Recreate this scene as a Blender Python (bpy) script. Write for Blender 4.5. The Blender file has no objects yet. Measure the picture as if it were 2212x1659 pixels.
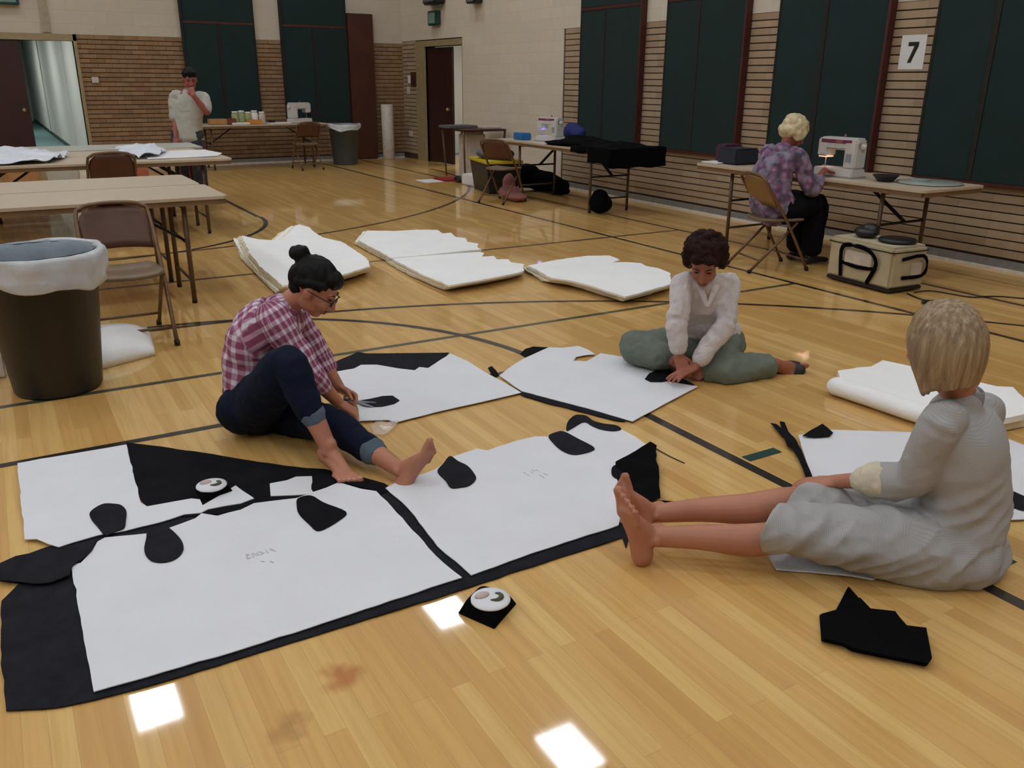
import bpy, bmesh, math, random
from mathutils import Vector, Matrix, noise
from math import sin, cos, pi, radians, sqrt, atan2
random.seed(7)
SC = bpy.context.scene
COL = SC.collection

# ------------------------------------------------------------------ camera
H = 1.5                                   # eye height of the photographer
FPX, YAW, PITCH, ROLL = 1834.57, 0.537358, 0.344212, 0.007519
_f = Vector((sin(YAW)*cos(PITCH), cos(YAW)*cos(PITCH), -sin(PITCH)))
_r0 = Vector((cos(YAW), -sin(YAW), 0)); _u0 = _r0.cross(_f)
_r = cos(ROLL)*_r0 + sin(ROLL)*_u0
_u = -sin(ROLL)*_r0 + cos(ROLL)*_u0
cd = bpy.data.cameras.new('camera'); cam = bpy.data.objects.new('camera', cd); COL.objects.link(cam)
cd.sensor_fit = 'HORIZONTAL'; cd.sensor_width = 36; cd.lens = 36*FPX/2212
cd.clip_start = .05; cd.clip_end = 200
m3 = Matrix((_r, _u, -_f)).transposed().to_4x4(); m3.translation = Vector((0, 0, H))
cam.matrix_world = m3
SC.camera = cam
RG = Vector((cos(YAW), -sin(YAW), 0)); FG = Vector((sin(YAW), cos(YAW), 0))   # camera right / forward on the ground

def ray(px, py): return _f + _r*((px-1106)/FPX) - _u*((py-829.5)/FPX)
C0 = Vector((0, 0, H))
def G(px, py, z=0.):
    d = ray(px, py); return C0 + d*((z-H)/d.z)
def J(px, py, D):
    d = ray(px, py); return C0 + d*(D/d.dot(FG))
def XW(px, py, x):
    d = ray(px, py); return C0 + d*(x/d.x)
def YW(px, py, y):
    d = ray(px, py); return C0 + d*(y/d.y)
def V(*a): return Vector(a)

# ------------------------------------------------------------------ world, exposure
w = bpy.data.worlds.new('world'); SC.world = w; w.use_nodes = True
w.node_tree.nodes['Background'].inputs[0].default_value = (1, .95, .88, 1)
w.node_tree.nodes['Background'].inputs[1].default_value = 0.02
SC.view_settings.view_transform = 'Standard'; SC.view_settings.look = 'None'
SC.view_settings.exposure = 0.0; SC.view_settings.gamma = 1.0
SC.view_settings.use_curve_mapping = False
SC.cycles.max_bounces = 8; SC.cycles.diffuse_bounces = 4; SC.cycles.glossy_bounces = 4
SC.cycles.use_denoising = True
SC.cycles.sample_clamp_indirect = 6.0
LIGHT_POWER = 31.0                        # radiance of the ceiling panels
CEIL = 6.5

# ------------------------------------------------------------------ materials
def srgb(r, g, b):
    f = lambda c: (c/255/12.92 if c/255 <= .04045 else ((c/255+.055)/1.055)**2.4)
    return (f(r), f(g), f(b), 1)
class NT:
    def __init__(s, name):
        s.m = bpy.data.materials.new(name); s.m.use_nodes = True; s.t = s.m.node_tree
        s.p = s.t.nodes['Principled BSDF']
    def n(s, typ, **kw):
        x = s.t.nodes.new(typ)
        for k, v in kw.items(): setattr(x, k, v)
        return x
    def l(s, a, b): s.t.links.new(a, b)
    def co(s, kind='Object', scale=(1, 1, 1), rot=(0, 0, 0), loc=(0, 0, 0)):
        c = s.n('ShaderNodeTexCoord'); mp = s.n('ShaderNodeMapping')
        mp.inputs['Scale'].default_value = scale; mp.inputs['Rotation'].default_value = rot; mp.inputs['Location'].default_value = loc
        s.l(c.outputs[kind], mp.inputs[0]); return mp.outputs[0]
    def noise(s, vec, scale=5, detail=3, rough=.5):
        x = s.n('ShaderNodeTexNoise'); x.inputs['Scale'].default_value = scale
        x.inputs['Detail'].default_value = detail; x.inputs['Roughness'].default_value = rough
        if vec is not None: s.l(vec, x.inputs['Vector'])
        return x.outputs['Fac']
    def ramp(s, fac, stops):
        x = s.n('ShaderNodeValToRGB'); e = x.color_ramp.elements
        while len(e) < len(stops): e.new(.5)
        for i, (p, c) in enumerate(stops): e[i].position = p; e[i].color = c
        s.l(fac, x.inputs[0]); return x.outputs[0]
    def mix(s, fac, a, b, mode='MIX'):
        x = s.n('ShaderNodeMix', data_type='RGBA', blend_type=mode)
        for i, v in ((0, fac), (6, a), (7, b)):
            if hasattr(v, 'is_output'): s.l(v, x.inputs[i])
            else: x.inputs[i].default_value = v
        return x.outputs[2]
    def math(s, op, a, b=None):
        x = s.n('ShaderNodeMath', operation=op)
        for i, v in enumerate((a, b)):
            if v is None: continue
            if hasattr(v, 'is_output'): s.l(v, x.inputs[i])
            else: x.inputs[i].default_value = v
        return x.outputs[0]
    def bump(s, h, strength=.3, dist=.01):
        x = s.n('ShaderNodeBump'); x.inputs['Strength'].default_value = strength; x.inputs['Distance'].default_value = dist
        s.l(h, x.inputs['Height']); s.l(x.outputs[0], s.p.inputs['Normal'])
    def set(s, **kw):
        for k, v in kw.items():
            i = s.p.inputs[k.replace('_', ' ')]
            if hasattr(v, 'is_output'): s.l(v, i)
            else: i.default_value = v
        return s
def mat(name, rgb, rough=.6, metal=0., var=.12, scale=14, bump=0., bscale=60, spec=.5, **kw):
    t = NT(name); c = srgb(*rgb); vec = t.co()
    lo = tuple(x*(1-var) for x in c[:3])+(1,); hi = tuple(min(1, x*(1+var)) for x in c[:3])+(1,)
    t.set(Base_Color=t.ramp(t.noise(vec, scale, 3), [(.3, lo), (.7, hi)]), Roughness=rough, Metallic=metal)
    t.p.inputs['Specular IOR Level'].default_value = spec
    if bump: t.bump(t.noise(vec, bscale, 3), bump, .01)
    t.set(**kw) if kw else None
    return t.m

def m_floor():
    t = NT('maple_floor')
    vec = t.co('Object', (1, 1, 1), (0, 0, pi/2))
    br = t.n('ShaderNodeTexBrick'); br.offset = .37; br.offset_frequency = 2
    br.inputs['Scale'].default_value = 1; br.inputs['Brick Width'].default_value = 1.2
    br.inputs['Row Height'].default_value = .0572; br.inputs['Mortar Size'].default_value = .0007
    br.inputs['Mortar Smooth'].default_value = .4; br.inputs['Bias'].default_value = 0.
    br.inputs['Color1'].default_value = (0, 0, 0, 1); br.inputs['Color2'].default_value = (1, 1, 1, 1); br.inputs['Mortar'].default_value = (.5, .5, .5, 1)
    t.l(vec, br.inputs['Vector'])
    plank = t.ramp(br.outputs['Color'], [(0., srgb(204, 158, 90)), (.3, srgb(214, 169, 98)), (.6, srgb(220, 177, 106)), (1., srgb(229, 190, 118))])
    g = t.noise(t.co('Object', (26, 1.1, 1)), 1.6, 5, .6)
    c = t.mix(t.ramp(g, [(.42, (0, 0, 0, 1)), (.75, (.55, .55, .55, 1))]), plank, srgb(186, 136, 70))
    big = t.noise(t.co('Object', (.9, .3, 1)), 1.3, 3)
    c = t.mix(t.ramp(big, [(.4, (0, 0, 0, 1)), (.7, (.3, .3, .3, 1))]), c, srgb(200, 150, 84))
    # dark mineral flecks along the grain
    k = t.noise(t.co('Object', (60, 7, 1), (0, 0, .02)), 1.0, 2, .4)
    c = t.mix(t.ramp(k, [(.76, (0, 0, 0, 1)), (.82, (.6, .6, .6, 1))]), c, srgb(110, 72, 38))
    # reddish stain near the corner of the felt
    for (px, py, r, col, s) in ((742, 1465, .075, srgb(176, 98, 40), .75), (620, 1570, .06, srgb(160, 112, 56), .6)):
        p = G(px, py)
        vm = t.n('ShaderNodeVectorMath', operation='DISTANCE'); tc = t.n('ShaderNodeTexCoord')
        nz = t.n('ShaderNodeTexNoise'); nz.inputs['Scale'].default_value = 14; t.l(tc.outputs['Object'], nz.inputs['Vector'])
        sc = t.n('ShaderNodeVectorMath', operation='MULTIPLY_ADD'); t.l(nz.outputs['Color'], sc.inputs[0]); sc.inputs[1].default_value = (.1, .1, 0)
        t.l(tc.outputs['Object'], sc.inputs[2]); t.l(sc.outputs[0], vm.inputs[0]); vm.inputs[1].default_value = (p.x+.05, p.y+.05, 0)
        mm = t.ramp(vm.outputs['Value'], [(r*.3, (s, s, s, 1)), (r, (0, 0, 0, 1))]); c = t.mix(mm, c, col)
    c = t.mix(t.math('MULTIPLY', br.outputs['Fac'], .38), c, srgb(112, 76, 38))
    t.set(Base_Color=c, Roughness=.42, Coat_Weight=.8, Coat_Roughness=.045)
    t.p.inputs['Specular IOR Level'].default_value = .3
    bn = t.n('ShaderNodeBump'); bn.inputs['Strength'].default_value = .012; bn.inputs['Distance'].default_value = .02
    t.l(t.noise(t.co('Object', (1, 1, 1)), 2.2, 2), bn.inputs['Height'])
    t.l(bn.outputs[0], t.p.inputs['Coat Normal']); t.l(bn.outputs[0], t.p.inputs['Normal'])
    return t.m

def m_brick(name, c1, c2, axis, jointcol, joint=.35, bw=.22, rh=(2.18-.1)/28, z0=.1, off=.5, ms=.004):
    """face brick: axis 'Y' for a wall that runs along Y, 'X' along X. Courses are geometry, this adds brick ends."""
    t = NT(name); rot = (pi/2, 0, 0) if axis == 'X' else (pi/2, 0, pi/2)
    c = t.n('ShaderNodeTexCoord'); sp = t.n('ShaderNodeSeparateXYZ'); t.l(c.outputs['Object'], sp.inputs[0])
    cb = t.n('ShaderNodeCombineXYZ'); t.l(sp.outputs['Y' if axis == 'Y' else 'X'], cb.inputs[0]); t.l(t.math('SUBTRACT', sp.outputs['Z'], z0), cb.inputs[1])
    br = t.n('ShaderNodeTexBrick'); br.offset = off
    br.inputs['Scale'].default_value = 1; br.inputs['Brick Width'].default_value = bw; br.inputs['Row Height'].default_value = rh
    br.inputs['Mortar Size'].default_value = ms; br.inputs['Mortar Smooth'].default_value = .3
    br.inputs['Color1'].default_value = c1; br.inputs['Color2'].default_value = c2; br.inputs['Mortar'].default_value = jointcol
    t.l(cb.outputs[0], br.inputs['Vector'])
    col = t.mix(t.ramp(t.noise(t.co(), 9, 3), [(.3, (0, 0, 0, 1)), (.8, (.4, .4, .4, 1))]), br.outputs['Color'], jointcol)
    t.set(Base_Color=col, Roughness=.85); t.bump(t.noise(t.co(), 90, 3), .25, .01)
    return t.m

M = {}
def mk():
    M['floor'] = m_floor()
    M['line'] = mat('black_court_paint', (34, 28, 26), .35, Coat_Weight=.6, Coat_Roughness=.1)
    M['line2'] = mat('brown_court_paint', (74, 52, 34), .35, Coat_Weight=.6, Coat_Roughness=.1)
    M['tape'] = mat('green_court_paint', (22, 62, 56), .4)
    M['brickR'] = m_brick('tan_face_brick', srgb(158, 134, 108), srgb(176, 152, 124), 'Y', srgb(146, 124, 99), bw=.30, off=0., ms=.002)
    M['brickB'] = m_brick('brown_face_brick', srgb(132, 103, 72), srgb(154, 122, 88), 'X', srgb(108, 82, 58), rh=(2.14-.1)/28)
    M['joint'] = mat('dark_raked_mortar', (60, 46, 36), .95)
    M['cream'] = m_brick('cream_painted_block', srgb(206, 195, 176), srgb(212, 201, 182), 'Y', srgb(198, 186, 166), bw=.6, rh=.0743*2)
    M['creamX'] = m_brick('cream_painted_block_end', srgb(190, 180, 162), srgb(196, 186, 168), 'X', srgb(182, 170, 152), bw=.4, rh=.2)
    M['ceil'] = mat('ceiling_white', (190, 184, 172), .9)
    M['base'] = mat('grey_metal_baseboard', (128, 124, 120), .5)
    M['basetop'] = mat('pale_baseboard_cap', (214, 208, 200), .5)
    M['panel'] = mat('dark_green_acoustic_fabric', (18, 41, 40), .95, var=.12, scale=3, bump=.3, bscale=300)
    M['panelseam'] = mat('dark_brown_seam', (33, 29, 25), .9)
    M['redwood'] = mat('red_stained_wood_trim', (68, 24, 19), .5, var=.2)
    M['door'] = mat('dark_red_door_wood', (48, 17, 13), .45, var=.25, scale=4)
    M['boardw'] = mat('reddish_brown_wood_panel', (68, 27, 16), .5, var=.2, scale=3)
    M['olive'] = mat('olive_tan_door_frame', (150, 134, 98), .5)
    M['corr'] = mat('corridor_white_wall', (206, 208, 202), .7, var=.015, scale=2)
    M['teal'] = mat('teal_corridor_floor', (100, 140, 140), .6)
    M['tealdark'] = mat('dark_green_corridor_band', (30, 62, 56), .6)
    M['felt'] = mat('black_felt', (23, 23, 26), .97, var=.25, scale=10, bump=.5, bscale=260, spec=.1)
    M['felt2'] = mat('charcoal_felt', (38, 38, 43), .97, var=.2, scale=16, bump=.5, bscale=260, spec=.1)
    M['white'] = mat('white_batting_sheet', (224, 224, 227), .9, var=.02, scale=5, bump=.15, bscale=30, spec=.15)
    M['batt'] = mat('white_batting', (244, 243, 240), .95, var=.02, scale=5, bump=.25, bscale=40, spec=.1)
    M['cream_b'] = mat('cream_batting_edge', (232, 222, 190), .95, var=.05, scale=20, spec=.1)
    M['pencil'] = mat('grey_pencil', (186, 187, 191), .9)
    M['tan'] = mat('tan_table_laminate', (190, 172, 148), .45, var=.04)
    M['tan2'] = mat('brown_table_edge', (120, 92, 62), .5)
    M['greyt'] = mat('grey_table_laminate', (178, 178, 166), .45, var=.04)
    M['legb'] = mat('brown_enamel_steel', (92, 70, 50), .4, .3)
    M['black'] = mat('black_steel', (20, 18, 18), .4, .3)
    M['chairb'] = mat('brown_enamelled_chair_steel', (112, 82, 56), .4, .25)
    M['chaird'] = mat('dark_brown_chair_back', (84, 50, 34), .45, .1)
    M['seat'] = mat('beige_brown_chair_seat', (122, 100, 78), .5, .1)
    M['skin'] = mat('skin', (180, 120, 94), .55, var=.08, scale=9, bump=.08, bscale=120, Subsurface_Weight=.06, Subsurface_Scale=.02)
    M['skin2'] = mat('skin_tanned', (158, 96, 74), .55, var=.1, scale=9, bump=.08, bscale=120, Subsurface_Weight=.06, Subsurface_Scale=.02)
    M['skin3'] = mat('skin_ruddy', (148, 78, 66), .55, var=.1, scale=9, Subsurface_Weight=.05, Subsurface_Scale=.02)
    M['lips'] = mat('lips', (138, 62, 54), .5)
    M['nail'] = mat('toe_nails', (200, 140, 122), .3)
    M['eye'] = mat('dark_lashes', (30, 18, 16), .5)
    M['bin'] = mat('dark_brown_grey_plastic', (33, 30, 28), .5, var=.1)
    M['bin2'] = mat('slate_grey_plastic', (66, 74, 78), .5, var=.1)
    M['liner'] = mat('translucent_white_liner', (196, 198, 200), .35, var=.08, scale=8, bump=.9, bscale=13)
    M['linerin'] = mat('grey_blue_liner_inside', (130, 142, 150), .4, var=.1, scale=6, bump=.7, bscale=14)
    M['mach'] = mat('white_machine_plastic', (206, 202, 196), .35, var=.03)
    M['machg'] = mat('grey_machine_plastic', (150, 152, 160), .4)
    M['magenta'] = mat('magenta_machine_print', (120, 50, 84), .4)
    M['blackp'] = mat('black_plastic', (22, 22, 26), .4)
    M['blackc'] = mat('black_cloth', (9, 9, 11), .97, bump=.4, bscale=40, spec=.08)
    M['blue'] = mat('bright_blue_plastic', (30, 110, 165), .4)
    M['blued'] = mat('royal_blue_fabric', (24, 34, 96), .8)
    M['purple'] = mat('dark_plum_fabric', (72, 28, 52), .8)
    M['navy'] = mat('dark_slate_box', (32, 36, 52), .6)
    M['paper'] = mat('white_paper', (222, 220, 218), .8, var=.02)
    M['card'] = mat('cardboard', (176, 130, 84), .85)
    M['yellow'] = mat('yellow_plastic', (206, 182, 44), .5)
    M['red'] = mat('red_cloth', (150, 34, 38), .8)
    M['pink'] = mat('dusty_pink_cloth', (150, 96, 92), .85)
    M['beige'] = mat('beige_canvas', (182, 170, 140), .8, var=.06, bump=.2, bscale=200)
    M['plastic'] = mat('clear_plastic_wrap', (214, 217, 224), .4, var=.05, scale=5, bump=.5, bscale=9)
    M['pipe'] = mat('white_board_roll', (196, 184, 172), .6)
    M['greyc'] = mat('grey_cloth', (92, 90, 96), .9)
    M['glassy'] = mat('pale_glass', (170, 190, 190), .1)
    M['sign'] = mat('sign_green', (24, 60, 52), .5)
    M['signf'] = mat('sign_pale_green_face', (110, 140, 132), .4)
    M['jean'] = mat('dark_denim', (20, 27, 45), .9, var=.2, scale=12, bump=.4, bscale=160, spec=.15)
    M['cuff'] = mat('denim_cuff_inside', (86, 100, 112), .9, bump=.4, bscale=160)
    M['sage'] = mat('sage_green_trousers', (112, 120, 108), .9, var=.1, bump=.3, bscale=120, spec=.2)
    M['blouse'] = mat('white_blouse', (206, 198, 196), .9, var=.04, bump=.3, bscale=60, spec=.2)
    M['tee'] = mat('white_tee_shirt', (180, 176, 164), .9, var=.03, bump=.2, bscale=60, spec=.2)
    M['trou'] = mat('black_trousers', (15, 14, 17), .92, spec=.15)
    M['plaidtr'] = mat('dark_patterned_trousers', (56, 56, 66), .9, var=.6, scale=30)
    M['hairk'] = mat('black_hair', (12, 10, 10), .6, var=.3, scale=60, spec=.2)
    M['hairb'] = mat('dark_brown_hair', (40, 20, 15), .7, var=.5, scale=50, bump=.8, bscale=70, spec=.15)
    M['hairw'] = mat('pale_blonde_hair', (206, 188, 148), .6, var=.2, scale=30, bump=.6, bscale=40)
    M['cufft'] = mat('cream_cuff', (206, 196, 172), .85)
    # blonde bob with strands
    t = NT('ash_blonde_hair'); st = t.noise(t.co('Object', (60, 60, 3)), 1.2, 4, .6)
    t.set(Base_Color=t.ramp(st, [(.25, srgb(104, 80, 56)), (.5, srgb(150, 126, 96)), (.75, srgb(190, 172, 142))]), Roughness=.5)
    t.bump(st, .7, .01); M['bob'] = t.m
    # pink and white plaid using the stored cloth coordinates
    t = NT('pink_plaid_cotton'); at = t.n('ShaderNodeAttribute'); at.attribute_name = 'cl'
    sp = t.n('ShaderNodeSeparateXYZ'); t.l(at.outputs['Vector'], sp.inputs[0])
    def stripes(o, per):
        x = t.math('FRACT', t.math('MULTIPLY', o, 1/per)); x = t.math('ABSOLUTE', t.math('SUBTRACT', x, .5))
        return t.ramp(x, [(.17, (1, 1, 1, 1)), (.24, (0, 0, 0, 1))])
    a = stripes(sp.outputs[0], .05); b = stripes(sp.outputs[1], .05)
    base = t.mix(a, srgb(136, 66, 94), srgb(176, 136, 158)); c = t.mix(b, base, t.mix(a, srgb(176, 136, 158), srgb(212, 204, 214)))
    t.set(Base_Color=c, Roughness=.9); t.bump(t.noise(t.co(), 40, 3), .25, .01); M['plaid'] = t.m
    # fine striped grey dress
    t = NT('fine_striped_grey_linen'); at = t.n('ShaderNodeAttribute'); at.attribute_name = 'cl'
    sp = t.n('ShaderNodeSeparateXYZ'); t.l(at.outputs['Vector'], sp.inputs[0])
    x = t.math('ABSOLUTE', t.math('SUBTRACT', t.math('FRACT', t.math('MULTIPLY', sp.outputs[1], 150)), .5))
    c = t.ramp(x, [(.15, srgb(164, 163, 163)), (.35, srgb(174, 171, 167))])
    t.set(Base_Color=c, Roughness=.9); t.p.inputs['Specular IOR Level'].default_value = .2
    t.bump(t.noise(t.co('Object', (1, 1, 1)), 45, 3), .25, .01); M['dress'] = t.m
    # flowered blouse
    t = NT('mauve_floral_blouse'); vo = t.n('ShaderNodeTexVoronoi'); vo.inputs['Scale'].default_value = 17
    t.l(t.co(), vo.inputs['Vector'])
    c = t.ramp(vo.outputs['Distance'], [(.1, srgb(166, 128, 154)), (.35, srgb(128, 86, 114)), (.6, srgb(94, 70, 94)), (.85, srgb(72, 60, 76))])
    c = t.mix(t.ramp(t.noise(t.co(), 11, 3), [(.45, (0, 0, 0, 1)), (.6, (.7, .7, .7, 1))]), c, srgb(146, 142, 160))
    t.set(Base_Color=c, Roughness=.9); M['floral'] = t.m
    def em(name, rgb, s):
        t = NT(name); t.set(Base_Color=srgb(*rgb)); t.p.inputs['Emission Color'].default_value = srgb(*rgb); t.p.inputs['Emission Strength'].default_value = s
        return t.m
    M['lamp'] = em('lit_ceiling_panel', (234, 244, 255), LIGHT_POWER)
    M['sewlamp'] = em('warm_sewing_lamp', (255, 190, 150), 1.3)
    M['bluelamp'] = em('violet_blue_sewing_lamp', (120, 110, 255), 1.2)
mk()

# ------------------------------------------------------------------ object helpers
def tag(o, label=None, cat=None, group=None, kind=None):
    if label: o['label'] = label
    if cat: o['category'] = cat
    if group: o['group'] = group
    if kind: o['kind'] = kind
    return o
def empty(name, loc=(0, 0, 0), rz=0, label=None, cat=None, group=None):
    o = bpy.data.objects.new(name, None); COL.objects.link(o); o.location = loc; o.rotation_euler = (0, 0, rz)
    o.empty_display_size = .1
    return tag(o, label, cat, group)
def link(name, me, m, parent=None, smooth=False):
    o = bpy.data.objects.new(name, me); COL.objects.link(o)
    for mm in (m if isinstance(m, (list, tuple)) else [m]): me.materials.append(mm)
    if smooth: me.polygons.foreach_set('use_smooth', [True]*len(me.polygons))
    if parent is not None: o.parent = parent
    return o
def obj(name, bm, m, parent=None, smooth=False, bevel=0):
    if bevel: bmesh.ops.bevel(bm, geom=[e for e in bm.edges], offset=bevel, segments=2, affect='EDGES', clamp_overlap=True)
    bmesh.ops.recalc_face_normals(bm, faces=bm.faces)
    me = bpy.data.meshes.new(name); bm.to_mesh(me); bm.free()
    return link(name, me, m, parent, smooth)
def bx(bm, x0, x1, y0, y1, z0, z1, mi=0, rot=None):
    vs = [bm.verts.new((x, y, z)) for x in (x0, x1) for y in (y0, y1) for z in (z0, z1)]
    for f in ((0, 1, 3, 2), (4, 6, 7, 5), (0, 4, 5, 1), (2, 3, 7, 6), (0, 2, 6, 4), (1, 5, 7, 3)):
        fc = bm.faces.new([vs[i] for i in f]); fc.material_index = mi
    if rot is not None:
        for v in vs: v.co = rot @ v.co
    return vs
def box(name, x0, x1, y0, y1, z0, z1, m, parent=None, bevel=0, rot=None):
    bm = bmesh.new(); bx(bm, x0, x1, y0, y1, z0, z1, 0, rot); return obj(name, bm, m, parent, bevel=bevel)
def catmull(P, n):
    out = []
    for i in range(len(P)-1):
        p0 = P[max(i-1, 0)]; p1 = P[i]; p2 = P[i+1]; p3 = P[min(i+2, len(P)-1)]
        for k in range(n):
            t = k/n
            out.append(.5*((2*p1)+(p2-p0)*t+(2*p0-5*p1+4*p2-p3)*t*t+(3*p1-p0-3*p2+p3)*t**3))
    out.append(P[-1]); return out
def loft(bm, pts, rad, side=None, n=3, seg=14, cap=True, mi=0):
    """closed tube through pts; rad = r or (r_side, r_other); side = one vector or one per point"""
    pts = [Vector(p) for p in pts]
    if not isinstance(rad, list): rad = [rad]*len(pts)
    R = [Vector((r[0], r[1], 0)) if isinstance(r, (tuple, list)) else Vector((r, r, 0)) for r in rad]
    if side is None: side = Vector((.31, .17, .93))
    S = [Vector(s) for s in side] if isinstance(side, list) else [Vector(side)]*len(pts)
    if n > 1 and len(pts) > 1: pts, R, S = catmull(pts, n), catmull(R, n), catmull(S, n)
    T = []
    for i in range(len(pts)):
        a = pts[max(i-1, 0)]; b = pts[min(i+1, len(pts)-1)]; T.append((b-a).normalized())
    rings = []
    def ring(p, t, s, r):
        s = (s - t*s.dot(t))
        if s.length < 1e-4: s = t.orthogonal()
        s.normalize(); o = t.cross(s)
        return [bm.verts.new(p+s*(cos(2*pi*k/seg)*r.x)+o*(sin(2*pi*k/seg)*r.y)) for k in range(seg)]
    if cap:
        m = min(R[0].x, R[0].y)
        for a in (80, 50, 25): rings.append(ring(pts[0]-T[0]*m*sin(radians(a)), T[0], S[0], R[0]*cos(radians(a))))
    for i in range(len(pts)): rings.append(ring(pts[i], T[i], S[i], R[i]))
    if cap:
        m = min(R[-1].x, R[-1].y)
        for a in (25, 50, 80): rings.append(ring(pts[-1]+T[-1]*m*sin(radians(a)), T[-1], S[-1], R[-1]*cos(radians(a))))
    for a, b in zip(rings, rings[1:]):
        for k in range(seg):
            f = bm.faces.new((a[k], a[(k+1) % seg], b[(k+1) % seg], b[k])); f.material_index = mi; f.smooth = True
    if True:
        f = bm.faces.new(rings[0][::-1]); f.material_index = mi; f = bm.faces.new(rings[-1]); f.material_index = mi
def tube(name, pts, r, m, parent=None, n=1, seg=8):
    bm = bmesh.new(); loft(bm, pts, r, n=n, seg=seg, cap=False); return obj(name, bm, m, parent, smooth=False)
def ell(bm, c, r, ax=None, seg=16, rings=10):
    """ellipsoid at c with radii r; ax = 3 axis vectors"""
    c = Vector(c); ax = ax or (V(1, 0, 0), V(0, 1, 0), V(0, 0, 1)); R = []
    for i in range(1, rings):
        th = pi*i/rings
        R.append([bm.verts.new(c+ax[0]*(r[0]*sin(th)*cos(2*pi*k/seg))+ax[1]*(r[1]*sin(th)*sin(2*pi*k/seg))+ax[2]*(r[2]*cos(th))) for k in range(seg)])
    a = bm.verts.new(c+ax[2]*r[2]); b = bm.verts.new(c-ax[2]*r[2])
    for k in range(seg):
        bm.faces.new((a, R[0][k], R[0][(k+1) % seg])); bm.faces.new((b, R[-1][(k+1) % seg], R[-1][k]))
    for p, q in zip(R, R[1:]):
        for k in range(seg): bm.faces.new((p[k], q[k], q[(k+1) % seg], p[(k+1) % seg]))
def lathe(bm, prof, c=(0, 0, 0), seg=24, mi=0, wob=None):
    R = []
    for (r, z) in prof:
        R.append([bm.verts.new((c[0]+(r+(wob(k*2*pi/seg, z) if wob else 0))*cos(2*pi*k/seg), c[1]+(r+(wob(k*2*pi/seg, z) if wob else 0))*sin(2*pi*k/seg), c[2]+z)) for k in range(seg)])
    for p, q in zip(R, R[1:]):
        for k in range(seg): f = bm.faces.new((p[k], q[k], q[(k+1) % seg], p[(k+1) % seg])); f.material_index = mi; f.smooth = True
    return R
def und(x, y, s=3.): return .5+.5*noise.noise(Vector((x*s, y*s, 1.7)))
def rounded(P, n=4):
    L = len(P); out = []
    for i in range(L):
        p0, p1, p2, p3 = P[i-1], P[i], P[(i+1) % L], P[(i+2) % L]
        for k in range(n):
            t = k/n; out.append(.5*((2*p1)+(p2-p0)*t+(2*p0-5*p1+4*p2-p3)*t*t+(3*p1-p0-3*p2+p3)*t**3))
    return out
def densify(poly, step, jit, closed=True):
    out = []; n = len(poly)
    for i in range(n if closed else n-1):
        a = poly[i]; b = poly[(i+1) % n]; L = (b-a).length; k = max(1, int(L/step))
        for j in range(k):
            p = a+(b-a)*(j/k)
            if j: p = p+Vector((noise.noise(p*14), noise.noise(p*14+V(9, 9, 9)), 0))*jit
            out.append(p)
    return out
def sheet(name, poly, m, z=.003, th=.003, amp=.004, jit=.006, step=.04, grid=.05, us=3., parent=None, zf=None, sm=False):
    """thin cloth lying on the floor: outline cut to shape, softly undulating, real thickness"""
    poly = [Vector((p.x, p.y, 0)) for p in poly]
    P = densify(rounded(poly) if sm else poly, step, jit)
    ar = sum(P[i].x*P[(i+1) % len(P)].y-P[(i+1) % len(P)].x*P[i].y for i in range(len(P)))
    if ar < 0: P.reverse()
    bm = bmesh.new(); bm.faces.new([bm.verts.new(p) for p in P])
    xs = [p.x for p in P]; ys = [p.y for p in P]
    if grid:
        x = min(xs)+grid
        while x < max(xs):
            bmesh.ops.bisect_plane(bm, geom=bm.verts[:]+bm.edges[:]+bm.faces[:], plane_co=(x, 0, 0), plane_no=(1, 0, 0)); x += grid
        y = min(ys)+grid
        while y < max(ys):
            bmesh.ops.bisect_plane(bm, geom=bm.verts[:]+bm.edges[:]+bm.faces[:], plane_co=(0, y, 0), plane_no=(0, 1, 0)); y += grid
    bmesh.ops.triangulate(bm, faces=[f for f in bm.faces if len(f.verts) > 4])
    top = bm.faces[:]
    r = bmesh.ops.extrude_face_region(bm, geom=top)
    up = {v for v in r['geom'] if isinstance(v, bmesh.types.BMVert)}
    for v in bm.verts:
        b = z+amp*und(v.co.x, v.co.y, us)+(zf(v.co.x, v.co.y) if zf else 0)
        v.co.z = b+(th if v in up else 0)
    o = obj(name, bm, m, parent, smooth=False)
    return o
def px(*pts, z=0.): return [G(a, b, z) for a, b in pts]
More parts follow.
